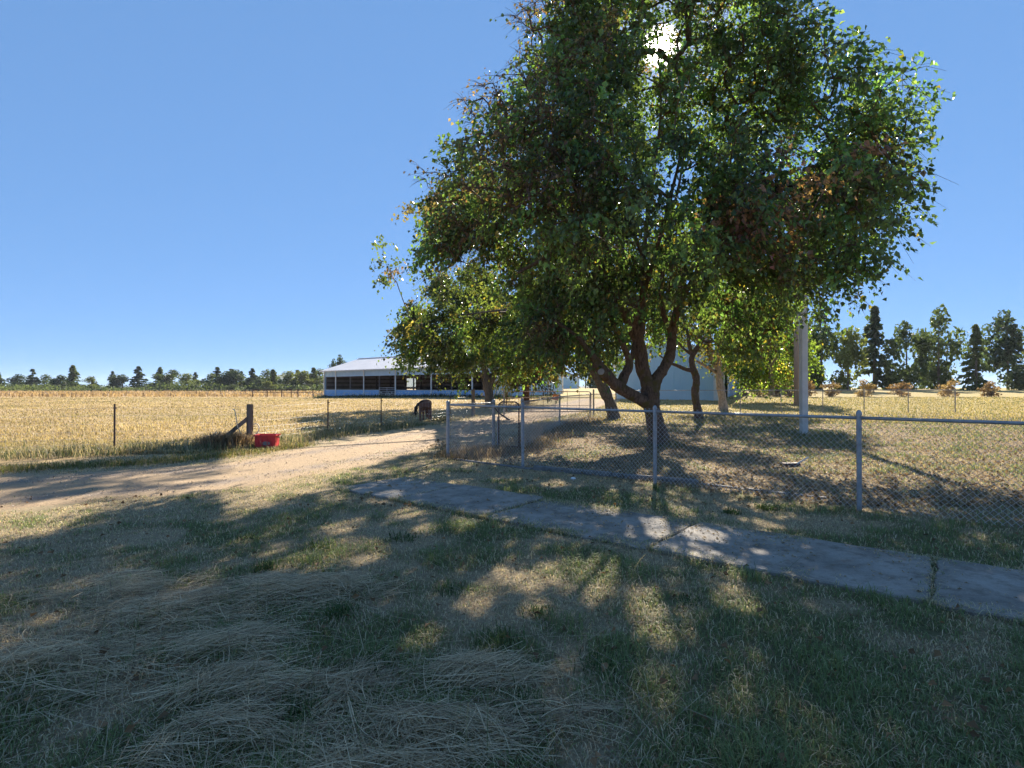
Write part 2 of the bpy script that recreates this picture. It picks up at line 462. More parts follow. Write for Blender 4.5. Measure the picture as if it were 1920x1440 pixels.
# concrete path made of slabs
PA0, PA1 = np.array([-2.66, 8.44]), np.array([-2.1, 9.7])          # far end corners
PDIR = np.array([0.78, -0.626]); PN = np.array([0.626, 0.78])
PW = 1.33
def mat_concrete():
    m, n, l, b = newmat('concrete')
    tc = n.new('ShaderNodeTexCoord'); vec = tc.outputs['Object']
    oi = n.new('ShaderNodeObjectInfo')
    f = noise(n, l, vec, 60, 5, 0.8); g = noise(n, l, vec, 2.5, 5, 0.65)
    c1 = ramp(n, l, g, [(0.3, (0.19, 0.17, 0.14)), (0.5, (0.28, 0.25, 0.21)), (0.7, (0.35, 0.32, 0.275))])
    c2 = ramp(n, l, f, [(0.3, (0.7, 0.7, 0.7)), (0.6, (1.05, 1.05, 1.05))])
    mx = n.new('ShaderNodeMixRGB'); mx.blend_type = 'MULTIPLY'; mx.inputs[0].default_value = 0.8
    l.new(c1, mx.inputs[1]); l.new(c2, mx.inputs[2])
    st = ramp(n, l, noise(n, l, vec, 7, 6, 0.7), [(0.48, (1, 1, 1)), (0.66, (0.5, 0.45, 0.38))])
    mx2 = n.new('ShaderNodeMixRGB'); mx2.blend_type = 'MULTIPLY'; mx2.inputs[0].default_value = 0.8
    l.new(mx.outputs[0], mx2.inputs[1]); l.new(st, mx2.inputs[2])
    l.new(mx2.outputs[0], b.inputs['Base Color']); b.inputs['Roughness'].default_value = 0.85
    bump(n, l, b, f, 0.006)
    return m
M_conc = mat_concrete()
def path_pt(s, w): return PA0 + PDIR * s + PN * w
PATH_JOINTS = [0.0, 1.35, 2.95, 5.05, 7.2, 9.3, 11.4]
path = empty('concrete_path', G(*path_pt(0, PW / 2)))
tag(path, kind='structure')
path_rz = math.atan2(PDIR[1], PDIR[0])
pm = path.location.copy()
for i in range(6):
    s0, s1 = PATH_JOINTS[i] + 0.02, PATH_JOINTS[i + 1] - 0.02
    tilt = [0.004, 0.012, -0.006, 0.0, 0.006, 0][i]
    # slab with rounded arris and slightly wavy edges
    n = 22; top, bot = [], []
    outl = []
    for k in range(n): outl.append((s0 + (s1 - s0) * k / n, 0))
    for k in range(8): outl.append((s1, PW * k / 8))
    for k in range(n): outl.append((s1 - (s1 - s0) * k / n, PW))
    for k in range(8): outl.append((s0, PW - PW * k / 8))
    vs = []
    nn_ = len(outl)
    for ins, z in ((0, -0.12), (0, 0.022), (0.012, 0.034)):
        for (s, w) in outl:
            jit = (float(fbm(np.array(s * 5 + i * 7), np.array(w * 5), 1.0, 4)) - 0.5) * 0.075
            cs, cw = (s0 + s1) / 2, PW / 2
            s_ = s + (ins + jit) * (1 if s < cs else -1) * (abs(s - cs) > (s1 - s0) / 2 - 0.03)
            w_ = w + (ins + jit) * (1 if w < cw else -1) * (abs(w - cw) > PW / 2 - 0.03)
            p = path_pt(s_, w_)
            vs.append(Vector((p[0], p[1], z + tilt * (w / PW) + [0, .004, -.003, .003, 0, 0][i])) - pm)
    fs = []
    for r_ in range(2):
        fs += [(r_ * nn_ + k, r_ * nn_ + (k + 1) % nn_, (r_ + 1) * nn_ + (k + 1) % nn_, (r_ + 1) * nn_ + k) for k in range(nn_)]
    fs.append(tuple(range(2 * nn_, 3 * nn_)))
    MB().add(vs, fs).build('slab', M_conc, path)

# ------------------------------------------------------------------ foliage builders
def rand_unit(n):
    v = rng.normal(size=(n, 3)); return v / np.linalg.norm(v, axis=1, keepdims=True)

def unit(v): return v / (np.linalg.norm(v, axis=1, keepdims=True) + 1e-9)

def leaf_arrays(C, size, axis, width=0.75, fold=0.18):
    """C (n,3) leaf centres, size (n,), axis (n,3)"""
    n = len(C)
    ref = unit(np.array([0, 0, 1.0]) + rng.normal(size=(n, 3)) * 0.75)
    side = unit(np.cross(axis, ref)); nor = np.cross(side, axis)
    L = size[:, None]
    W = L * width
    v0 = C - axis * L * 0.5
    v2 = C + axis * L * 0.5 - nor * L * 0.10
    v1 = C + side * W * 0.5 + nor * L * fold - axis * L * 0.08
    v3 = C - side * W * 0.5 + nor * L * fold - axis * L * 0.08
    V = np.stack([v0, v1, v2, v3], 1).reshape(-1, 3)
    b = np.arange(n)[:, None] * 4
    F = np.concatenate([b + [0, 1, 2], b + [0, 2, 3]], 1).reshape(-1, 3)
    return V, F

def chain_tube_arrays(segs, nside):
    """segs list of (p0,p1,r0,r1) -> arrays (independent frusta, overlapping at joints)"""
    S = len(segs)
    P0 = np.array([s[0] for s in segs], float); P1 = np.array([s[1] for s in segs], float)
    r0 = np.array([s[2] for s in segs]); r1 = np.array([s[3] for s in segs])
    t = unit(P1 - P0)
    ref = np.where(np.abs(t[:, 2:3]) > 0.9, np.array([[1.0, 0, 0]]), np.array([[0, 0, 1.0]]))
    a = unit(np.cross(t, ref)); b = np.cross(t, a)
    V = []
    for k in range(nside):
        an = 2 * math.pi * k / nside
        d = a * math.cos(an) + b * math.sin(an)
        V.append(P0 + d * r0[:, None]); V.append(P1 + d * r1[:, None])
    V = np.stack(V, 1)            # S, 2n, 3
    base = np.arange(S)[:, None] * (2 * nside)
    F = []
    for k in range(nside):
        k2 = (k + 1) % nside
        F.append(base + np.array([2 * k, 2 * k2, 2 * k2 + 1, 2 * k + 1]))
    F = np.stack(F, 1).reshape(-1, 4)
    return V.reshape(-1, 3), F

def smooth_poly(P, n):
    """Catmull-Rom resample of rows (x,y,z,r)"""
    P = np.array(P, float)
    if len(P) == 2:
        t = np.linspace(0, 1, n)[:, None]; return P[0] * (1 - t) + P[1] * t
    Q = np.vstack([2 * P[0] - P[1], P, 2 * P[-1] - P[-2]])
    out = []
    for s in np.linspace(0, len(P) - 1 - 1e-6, n):
        i = int(s); u = s - i
        p0, p1, p2, p3 = Q[i], Q[i + 1], Q[i + 2], Q[i + 3]
        out.append(0.5 * ((2 * p1) + (-p0 + p2) * u + (2 * p0 - 5 * p1 + 4 * p2 - p3) * u ** 2 + (-p0 + 3 * p1 - 3 * p2 + p3) * u ** 3))
    return np.array(out)

def grow(clusters, limbs, twig_r=0.006):
    """connect each leaf cluster to the nearest wood; returns branch frusta"""
    nodes, rad = [], []
    for L in limbs:
        for p in L: nodes.append(p[:3]); rad.append(max(p[3], 0.01))
    nodes = np.array(nodes); base_n = len(nodes)
    parent = [-1] * base_n; cnt = [0] * base_n
    limb_r = list(rad)
    order = np.argsort([np.min(np.linalg.norm(nodes - c, axis=1)) for c in clusters])
    buf = np.zeros((base_n + len(clusters) * 4, 3)); buf[:base_n] = nodes; N = base_n
    for ci in order:
        c = clusters[ci]
        d = np.linalg.norm(buf[:N] - c, axis=1)
        d = d + 0.35 * np.maximum(0, buf[:N, 2] - c[2])          # prefer wood that is below
        k = int(np.argmin(d)); p = buf[k].copy(); prev = k
        dist = np.linalg.norm(c - p); m = 3 if dist > 0.5 else 2
        bend = rng.normal(size=3) * 0.10 * dist; bend[2] += 0.08 * dist
        for s in range(1, m + 1):
            u = s / m; q = p * (1 - u) + c * u + bend * math.sin(math.pi * u)
            buf[N] = q; parent.append(prev); cnt.append(0); prev = N; N += 1
        j = prev
        while j >= base_n: cnt[j] += 1; j = parent[j]
    segs = []
    for j in range(base_n, N):
        pj = parent[j]
        rj = twig_r * math.sqrt(cnt[j]) * 1.25
        rp = twig_r * math.sqrt(max(cnt[pj], cnt[j])) * 1.25 if pj >= base_n else min(rj * 1.3, limb_r[pj])
        segs.append((buf[pj], buf[j], rp, rj))
    return segs

def crown_colors(n, base, var=0.25, spots=None):
    c = np.array(base)[None, :] * (1 + rng.normal(size=(n, 1)) * var)
    c = c * (1 + rng.normal(size=(n, 3)) * 0.08)
    return np.clip(c, 0.008, 0.9)

LIT = [(560, 835), (650, 830), (740, 813), (815, 806), (815, 842), (720, 862), (610, 912), (420, 985), (416, 985), (416, 770), (470, 768), (560, 795)]
LIT = [((px - 960) * CAM_H / (py - 727), CAM_H * 1040 / (py - 727)) for px, py in LIT]
def open_to_sun(c, keep=0.03):
    """drop the leaf clusters whose shade would fall on the sunny bend of the drive"""
    h = c[:, 2] / math.tan(SUN_EL)
    x = c[:, 0] - h * math.sin(SUN_AZ); y = c[:, 1] - h * math.cos(SUN_AZ)
    return c[~in_poly(x, y, LIT) | (rng.random(len(c)) < keep)]

# gaps in the crowns that let the sun down onto these patches of lawn and path (x, y, radius)
SPOTS = [(1050, 1070, .18), (985, 1088, .15), (1112, 1088, .22), (1132, 1060, .16), (930, 1080, .13), (890, 1118, .15), (1212, 1135, .2), (1238, 1172, .16), (1088, 1100, .16), (640, 1030, .24),
         (598, 1045, .22), (690, 1035, .2), (560, 1062, .17), (785, 1195, .12), (800, 992, .14), (862, 985, .17), (1228, 995, .26), (1315, 1008, .2), (1300, 1040, .17), (1185, 985, .13), (722, 935, .22), (762, 962, .17),
         (650, 985, .2), (1380, 1120, .14), (1010, 1140, .12), (1140, 960, .2), (1040, 905, .22), (950, 900, .25), (1420, 985, .22), (1270, 960, .2), (870, 905, .25), (1180, 880, .3), (1330, 880, .35), (1090, 860, .35), (1440, 900, .3)]
SPOTS = [((px - 960) * CAM_H / (py - 727), CAM_H * 1040 / (py - 727), r) for px, py, r in SPOTS]
def in_gap(C):
    h = C[:, 2] / math.tan(SUN_EL)
    x = C[:, 0] - h * math.sin(SUN_AZ); y = C[:, 1] - h * math.cos(SUN_AZ)
    m = np.zeros(len(C), bool)
    for sx, sy, r in SPOTS: m |= (x - sx) ** 2 + ((y - sy) * .62) ** 2 < (r * 1.15) ** 2
    return m

def make_tree(name, base, limbs, clusters, ccol, label, cat='tree', group=None, bark=None, per=80, spread=0.42, size=0.115,
              droop=0.5, twig_r=0.006, trunk_sides=16, extra=None, width=0.75, leafmat=None, leaf_name='crown'):
    base = Vector(base)
    root = empty(name, base, label, cat, group)
    b = np.array(base)
    LB = [smooth_poly(L, max(8, len(L) * 6)) for L in limbs]
    mb = MB()
    for L in LB:
        pts = []
        rs = []
        for i, p in enumerate(L):
            k = 1 + 0.10 * (float(vnoise(np.array(i * 0.9), np.array(p[0] * 3), 1.0, 8)) - 0.5) * 2
            pts.append(Vector(p[:3]) - base); rs.append(max(p[3] * k, 0.006))
        n0 = len(mb.v); ns = trunk_sides if L[0][3] > 0.06 else 7
        mb.tube(pts, rs, ns)
        for i, p in enumerate(pts):
            for k in range(ns):
                v = Vector(mb.v[n0 + i * ns + k]); d = v - p
                a_ = 2 * math.pi * k / ns
                q = float(fbm(np.array(math.cos(a_) * 1.1 + p.z * 1.3 + p.x), np.array(math.sin(a_) * 1.1 + p.z * 0.8 + 7), 0.55, 12)) - 0.5
                mb.v[n0 + i * ns + k] = tuple(p + d * (1 + 0.55 * q))
    mb.build('trunk', bark or M_bark, root, smooth=True)
    segs = grow(clusters, LB, twig_r)
    near_sun = lambda p: float((Vector(p) - Vector((0, 0, CAM_H))).normalized().dot(SUN)) > math.cos(R(0.45))
    segs = [q for q in segs if not near_sun((np.asarray(q[0]) + np.asarray(q[1])) / 2)]
    V, F = chain_tube_arrays(segs, 4)
    me = np_mesh('branches', V - b, F)
    tag(link('branches', me, bark or M_bark, root, smooth=True), kind='stuff')
    n = len(clusters)
    per_n = np.maximum(5, (per * (0.6 + 0.8 * rng.random(n))).astype(int))
    idx = np.repeat(np.arange(n), per_n)
    sp_c = np.broadcast_to(np.asarray(spread, float), (n,))[idx][:, None]
    # every cluster is a handful of short twigs with the leaves hung along them
    NT = 7
    out_ = unit(clusters - np.array([b[0], b[1], np.median(clusters[:, 2]) - 1.0]))
    td = unit(rng.normal(size=(n, NT, 3)).reshape(-1, 3) * np.array([1, 1, .7]) + np.repeat(out_, NT, 0) * .7 + np.array([0, 0, -.15])).reshape(n, NT, 3)
    tl = (.6 + .9 * rng.random((n, NT)))
    ti = rng.integers(0, NT, len(idx)); tt = rng.random(len(idx)) ** .7
    T_ = td[idx, ti]; ln_ = (tl[idx, ti] * tt)[:, None] * sp_c * 1.75
    C = clusters[idx] + T_ * ln_ + np.array([0, 0, -1.0]) * ln_ ** 2 * .55 + rng.normal(size=(len(idx), 3)) * np.maximum(.07, sp_c * .2)
    ax = unit(T_ * .55 + rng.normal(size=(len(idx), 3)) * 0.55 + np.array([0, 0, -droop * 1.3]))
    shade_t = (1 + rng.normal(size=(n, NT)) * .2)[idx, ti][:, None]
    gap_ = ((C - np.array([0, 0, CAM_H])) @ np.array(SUN)) / np.linalg.norm(C - np.array([0, 0, CAM_H]), axis=1) < math.cos(R(0.42))
    gap_ &= ~in_gap(C)
    h_ = C[:, 2] / math.tan(SUN_EL)
    gap_ &= ~(in_poly(C[:, 0] - h_ * math.sin(SUN_AZ), C[:, 1] - h_ * math.cos(SUN_AZ), LIT) & (rng.random(len(C)) < .94))
    C, idx, ax = C[gap_], idx[gap_], ax[gap_]
    sz = np.broadcast_to(np.asarray(size, float), (n,))[idx] * (0.65 + 0.7 * rng.random(len(idx)))
    # the twigs themselves
    tw = []
    spn = np.broadcast_to(np.asarray(spread, float), (n,))
    for i in range(n if np.max(size) < .13 else 0):
        for q in range(NT):
            l_ = tl[i, q] * spn[i] * 1.7
            p0 = clusters[i]; p1 = p0 + td[i, q] * l_ * .55 - np.array([0, 0, .55 * (l_ * .55) ** 2]); p2 = p0 + td[i, q] * l_ - np.array([0, 0, .55 * l_ ** 2])
            tw.append((p0, p1, .006, .0045))
            if np.max(size) < .13: tw.append((p1, p2, .0045, .002))
    if tw: Vt, Ft = chain_tube_arrays(tw, 3)
    if tw: tag(link('twigs', np_mesh('twigs', Vt - b, Ft), bark or M_bark, root, smooth=True), kind='stuff')
    V, F = leaf_arrays(C, sz, ax, width)
    cl = ccol[idx] * (1 + rng.normal(size=(len(idx), 1)) * 0.13)
    if len(shade_t) != len(gap_): raise ValueError
    cl = cl * np.clip(shade_t[gap_], .4, 1.7)
    odd = rng.random(len(idx)) < 0.025
    cl[odd] = np.array([0.20, 0.17, 0.04]) * (0.7 + 0.6 * rng.random((odd.sum(), 1)))
    cl = np.clip(cl, 0.006, 0.9)
    me = np_mesh(leaf_name, V - b, F, np.repeat(cl, 2, axis=0))
    tag(link(leaf_name, me, leafmat or M_leaf, root), kind='stuff')
    return root

def env_clusters(n, center, prof, sq=(1, 1), shell=0.55, lump=0.9, seed=1, hole=0.42):
    """points inside a crown: prof = [(z, r)], lumpy outline, gaps left by noise"""
    zs = [p[0] for p in prof]; rs = [p[1] for p in prof]
    out = []
    while len(out) < n:
        m = n * 4
        z = rng.uniform(zs[0], zs[-1], m); r = np.interp(z, zs, rs)
        a = rng.uniform(0, 2 * math.pi, m)
        w = rng.random(m) < (r / max(rs)) ** 1.6
        lumps = 0.80 + 0.38 * fbm(a * 2.2 + 100, z, 1.6, seed, 3) * lump / 0.9
        u = np.sqrt(rng.random(m)) * (1 - shell) + shell * rng.random(m) ** 0.25
        rr = r * lumps * u
        x = center[0] + np.cos(a) * rr * sq[0]; y = center[1] + np.sin(a) * rr * sq[1]
        hz = fbm(x * 1.0 + z * 0.7 + 50, z * 1.1 + y * 0.6, 1.5, seed + 3, 2)
        ok = w & (hz > hole)
        out += list(np.stack([x, y, z], 1)[ok])
    return np.array(out[:n])

exec_big = True
# ------------------------------------------------------------------ the big tree in the yard
def L_(pts): return [(*at(px, py, d), r) for px, py, d, r in pts]
limbs = [
    L_([(1237, 842, 14.9, .33), (1234, 815, 14.9, .27), (1229, 790, 14.9, .24), (1222, 762, 14.9, .235), (1220, 738, 14.9, .24), (1216, 714, 14.9, .20)]),
    L_([(1219, 730, 14.9, .2), (1205, 690, 14.9, .18), (1198, 645, 14.8, .17), (1186, 611, 14.6, .165), (1164, 575, 14.4, .14), (1150, 540, 14.2, .11), (1140, 480, 13.8, .085), (1120, 400, 13.5, .065), (1110, 300, 13.4, .045), (1100, 190, 13.4, .025)]),
    L_([(1199, 655, 14.8, .08), (1204, 608, 14.8, .085), (1206, 540, 14.9, .075), (1210, 450, 15, .06), (1225, 330, 15.2, .045), (1240, 200, 15.4, .03), (1232, 40, 15.4, .015)]),
    L_([(1221, 735, 14.9, .19), (1232, 708, 14.95, .165), (1246, 690, 15, .14), (1257, 665, 15.1, .13), (1261, 627, 15.2, .125), (1272, 566, 15.4, .10), (1280, 500, 15.6, .09), (1310, 420, 15.8, .07), (1350, 330, 16, .05), (1380, 230, 16.2, .03)]),
    L_([(1260, 632, 15.2, .07), (1253, 612, 15.1, .07), (1245, 590, 15., .065), (1240, 540, 14.8, .055), (1252, 440, 14.4, .045), (1275, 340, 14, .03), (1290, 240, 13.7, .018)]),
    L_([(1222, 768, 14.9, .16), (1206, 752, 14.8, .165), (1180, 738, 14.6, .165), (1158, 724, 14.4, .155), (1140, 706, 14.2, .15), (1122, 686, 14, .125), (1106, 662, 13.8, .075), (1085, 635, 13.6, .055), (1040, 600, 13.3, .035)]),
    L_([(1160, 728, 14.45, .12), (1171, 705, 14.5, .125), (1180, 682, 14.5, .10), (1172, 655, 14.3, .075), (1152, 610, 13.8, .06), (1120, 540, 13.2, .05), (1060, 455, 12.6, .035), (1010, 380, 12.3, .02)]),
    L_([(1178, 690, 14.5, .07), (1187, 660, 14.6, .06), (1190, 610, 14.9, .05), (1170, 540, 15.4, .04), (1150, 460, 15.9, .03)]),
    L_([(1152, 542, 14.2, .08), (1110, 478, 13.7, .07), (1075, 462, 13.4, .06), (1045, 470, 13.2, .055), (1010, 490, 13, .045), (970, 512, 12.9, .03)]),
    L_([(1186, 611, 14.6, .08), (1215, 520, 13.2, .065), (1245, 420, 12.2, .05), (1270, 320, 11.3, .03)]),
    L_([(1276, 530, 15.5, .08), (1330, 470, 15, .065), (1400, 430, 14.5, .05), (1490, 390, 13.8, .03)]),
    L_([(1278, 520, 15.5, .07), (1340, 510, 16.2, .055), (1440, 500, 17, .03)]),
    L_([(1197, 640, 14.8, .09), (1190, 560, 16, .07), (1160, 440, 17.6, .045), (1130, 330, 18.3, .025)]),
    L_([(1262, 610, 15.2, .07), (1290, 540, 13.6, .055), (1340, 450, 12, .04), (1400, 370, 11, .02)]),
    L_([(1120, 400, 13.5, .05), (1050, 310, 13.3, .04), (980, 240, 13.2, .02)]),
]
prof = [(2.9, 1.8), (3.6, 3.3), (4.4, 4.4), (5.2, 5.7), (6.6, 6.2), (7.4, 6.0), (8.4, 5.4), (9.6, 4.5), (10.8, 3.7), (12.2, 2.6), (13.8, 0.6)]
cl = open_to_sun(env_clusters(1500, (3.95, 14.9), prof, (1.0, 0.86), 0.6, 0.9, 5, 0.49))
nd = len(cl)
# thin outer twigs with tan seeds, mostly to the upper left and at the top
fr = env_clusters(1400, (3.9, 14.9), [(5.2, 6.3), (6.8, 7.1), (7.6, 6.7), (8.6, 6.0), (9.8, 5.0), (11.0, 4.2), (12.4, 3.2), (13.8, 1.8), (14.4, 0.4)], (1, 0.86), 0.93, 0.6, 15, 0.5)
fr = open_to_sun(fr[(fr[:, 0] < 2.6) | (fr[:, 2] > 10.5)][:680], 0)
lo = env_clusters(110, (1.75, 14.2), [(2.45, .5), (2.9, 1.35), (3.6, 1.5), (4.4, 1.0)], (1.25, 0.9), 0.2, 0.6, 17, 0.3)
# foliage reaching out to the near right with clumps added to shade the lawn and path, filling the top right
nr = np.vstack([env_clusters(65, (4.4, 13.3), [(4.0, .8), (4.7, 1.5), (5.5, 1.4), (6.2, .6)], (1.1, .8), .2, .6, 34, .33), env_clusters(80, (6.2, 11.9), [(3.7, .6), (4.4, 1.7), (5.6, 2.0), (6.8, 1.0)], (1.1, 1), .2, .6, 27, .3), env_clusters(90, (2.9, 11.2), [(4.1, 1.2), (4.8, 2.4), (5.8, 2.0), (6.4, .8)], (1.1, .9), .2, .6, 28, .33),
                env_clusters(90, (5.6, 15.5), [(8.2, 1.0), (9.4, 2.6), (10.8, 2.4), (12.2, 1.0)], (1.1, 1), .2, .6, 29, .33), env_clusters(70, (7.2, 14.2), [(3.7, 1.0), (4.4, 2.2), (5.6, 2.4), (6.8, 1.0)], (1.1, 1), .2, .6, 30, .33)])
lf = open_to_sun(env_clusters(70, (-1.5, 15.6), [(4.3, .4), (5.0, .9), (5.8, 1.1), (6.6, .6)], (1, 1), .2, .6, 33, .3), 0)
cl = np.vstack([cl, lo, nr, lf]); nd = len(cl)
cl = np.vstack([cl, fr])
# keep the space round the trunk open
rr = np.hypot(cl[:, 0] - 3.7, cl[:, 1] - 14.8)
isf = np.arange(len(cl)) >= nd
k_ = ~((rr < 2.0) & (cl[:, 2] < 4.0)); cl, isf = cl[k_], isf[k_]
# a gap where the sun looks through
to = cl - np.array([0, 0, CAM_H]); cosg = (to @ np.array(SUN)) / np.linalg.norm(to, axis=1)
k_ = cosg < math.cos(R(0.8)); cl, isf = cl[k_], isf[k_]
n = len(cl)
cc = crown_colors(n, (0.092, 0.155, 0.066), 0.32)
lat = (cl[:, 0] - 3.95) / 6.5
tan_p = np.clip(0.02 + 0.30 * np.clip(-lat - 0.35, 0, 1) + 0.5 * np.clip((cl[:, 2] - 11.0) / 3, 0, 1), 0, 0.75)
t_ = rng.random(n) < tan_p * (0.4 + 1.2 * fbm(cl[:, 0] + 9, cl[:, 2], 1.4, 90))
cc[t_] = crown_colors(int(t_.sum()), (0.125, 0.105, 0.055), 0.3)
q_ = isf & (rng.random(n) < 0.8); cc[q_] = crown_colors(int(q_.sum()), (0.17, 0.12, 0.078), 0.3)
pk = (np.linalg.norm((cl - np.array([5.6, 11.5, 5.4])) / np.array([1.6, 2.0, 1.0]), axis=1) < 1) & (rng.random(n) < 0.35)
cc[pk] = crown_colors(int(pk.sum()), (0.26, 0.16, 0.13), 0.15)
make_tree('maple_tree', at(1237, 835, 14.9), limbs, cl, cc,
          'big spreading tree with thick forked trunk behind the front fence, sun in its crown',
          per=np.where(isf, 11, 50), spread=np.where(isf, 0.26, 0.36), size=np.where(isf, 0.085, 0.12), twig_r=0.0065)

# sparse tan seed twigs round the outline
# ------------------------------------------------------------------ the other yard trees
def simple_tree(name, limbs_px, center, prof, n, base_col, label, bark, sq=(1, 1), per=60, spread=0.5, size=0.16, seed=1, tan=0.1,
                tan_col=(0.16, 0.11, 0.045), hole=0.42, group=None, twig_r=0.007, droop=0.5, shell=0.5, low=None):
    lb = [L_(q) for q in limbs_px]
    c = open_to_sun(env_clusters(n, center, prof, sq, shell, 1.0, seed, hole))
    if low: c = np.vstack([c, env_clusters(*low)])
    n = len(c)
    k = crown_colors(n, base_col, 0.28)
    t = rng.random(n) < tan
    k[t] = crown_colors(int(t.sum()), tan_col, 0.25)
    b = lb[0][0]
    return make_tree(name, (b[0], b[1], float(gz(b[0], b[1]))), lb, c, k, label, bark=bark, per=per, spread=spread, size=size, group=group, twig_r=twig_r, droop=droop)

simple_tree('leaning_tree',
    [[(1154, 792, 27, .36), (1146, 762, 27, .28), (1135, 735, 27, .27), (1122, 708, 27, .25), (1108, 682, 27, .21), (1092, 640, 27, .17), (1050, 580, 27.2, .12), (980, 520, 27.6, .09), (900, 470, 28, .06), (830, 430, 28, .03)],
     [(1122, 708, 27, .16), (1118, 640, 27, .13), (1100, 540, 27, .09), (1080, 440, 27, .05)],
     [(1112, 690, 27, .09), (1098, 665, 26.8, .08), (1086, 640, 26.6, .06), (1075, 600, 26, .04)],
     [(1050, 580, 27.2, .08), (960, 580, 27.5, .06), (870, 590, 28, .04), (800, 600, 28, .02)]],
    (-0.9, 28.2), [(2.6, 3.0), (3.4, 5.0), (4.4, 5.9), (5.6, 5.6), (7, 5.6), (9, 5.5), (10.8, 4.4), (12.4, 0.9)], 620, (0.075, 0.112, 0.04),
    'grey tree leaning left, right behind the big tree and the low fence gate', M_bark_grey, (1, 0.62), low=(130, (3.3, 27.4), [(2.5, .9), (3.1, 2.3), (4.2, 2.7), (5.6, 2.0)], (1.1, .7), .3, .8, 23, .36), per=62, spread=0.46, size=0.17, seed=21, tan=0.1, tan_col=(.13, .11, .05), hole=0.46)
# middle-right tree
simple_tree('crooked_tree',
    [[(1312, 792, 26.6, .26), (1309, 770, 26.6, .2), (1303, 740, 26.6, .18), (1306, 712, 26.6, .17), (1299, 690, 26.6, .15), (1298, 668, 26.6, .13), (1312, 640, 26.6, .10), (1318, 590, 26.6, .07), (1330, 520, 26.6, .03)],
     [(1299, 695, 26.6, .10), (1285, 692, 26.4, .09), (1266, 684, 26.2, .07), (1255, 680, 26, .05), (1235, 665, 25.8, .025)],
     [(1299, 672, 26.6, .10), (1292, 645, 26.6, .09), (1287, 615, 26.6, .07), (1270, 560, 26.6, .03)],
     [(1297, 665, 26.6, .07), (1280, 652, 26.8, .05), (1262, 630, 27, .03)]],
    (9.2, 26.8), [(3.3, 1.2), (3.9, 2.9), (5.0, 3.9), (6.6, 3.6), (8.2, 2.2), (9.4, 0.4)], 330, (0.08, 0.12, 0.038),
    'small crooked dark trunked tree with a low left branch, right of the big trunk', M_bark, per=58, spread=0.46, size=0.16, seed=31, tan=0.06)
simple_tree('pale_barked_tree',
    [[(1357, 776, 36, .34), (1355, 750, 36, .27), (1350, 720, 36, .24), (1349, 700, 36, .22), (1347, 672, 36, .17), (1350, 640, 36, .1), (1356, 600, 36, .05)],
     [(1348, 702, 36, .12), (1336, 694, 36, .11), (1322, 686, 36, .09), (1305, 676, 36, .06)],
     [(1346, 696, 36, .11), (1336, 676, 36, .10), (1328, 655, 36, .08), (1318, 625, 36, .05)],
     [(1352, 710, 36, .08), (1358, 696, 36, .06), (1362, 680, 36, .04)]],
    (13.7, 36), [(3.6, 1.0), (4.4, 2.6), (5.6, 3.1), (7.2, 2.5), (8.6, 0.6)], 190, (0.085, 0.10, 0.03),
    'pale barked tree standing before the open corner of the blue shed', M_bark_pale, per=44, spread=0.5, size=0.18, seed=41, tan=0.25)
simple_tree('twin_stem_tree',
    [[(921, 772, 41, .42), (918, 745, 41, .36), (914, 722, 41, .34), (911, 700, 41, .24), (900, 672, 41, .17), (880, 640, 41, .1), (850, 600, 41, .05)],
     [(916, 728, 41, .22), (925, 705, 41, .2), (930, 680, 41, .16), (938, 640, 41, .1), (945, 580, 41, .05)],
     [(912, 708, 41, .17), (890, 696, 41, .15), (868, 680, 41, .1), (835, 660, 41, .05)],
     [(924, 708, 41, .1), (945, 690, 41, .08), (965, 665, 41, .05)]],
    (-3.5, 41), [(2.8, 1.6), (3.5, 3.9), (4.6, 5.0), (6.5, 4.8), (8.6, 3.4), (10.4, 1.0)], 420, (0.072, 0.105, 0.04),
    'multi stemmed tree with low hanging leaves in front of the long barn', M_bark_grey, (1, 0.7), per=52, spread=0.56, size=0.21, seed=51, tan=0.08, tan_col=(.13, .11, .05), hole=0.46)
simple_tree('yellow_green_tree',
    [[(1447, 742, 48, .3), (1446, 715, 48, .22), (1444, 690, 48, .18), (1438, 650, 48, .12), (1430, 600, 48, .05)],
     [(1444, 690, 48, .1), (1462, 660, 48, .08), (1480, 640, 48, .04)],
     [(1444, 695, 48, .1), (1420, 668, 48, .08), (1395, 650, 48, .04)]],
    (22.0, 48), [(2.1, 1.3), (2.9, 2.6), (3.8, 3.3), (5.0, 3.6), (6.4, 3.2), (8, 2.2), (9.6, 0.6)], 330, (0.15, 0.225, 0.06),
    'bright yellow green tree beyond the back fence near the grey steel post', M_bark_pale, per=48, spread=0.6, size=0.24, seed=61, tan=0.06, tan_col=(0.26, 0.2, 0.07))

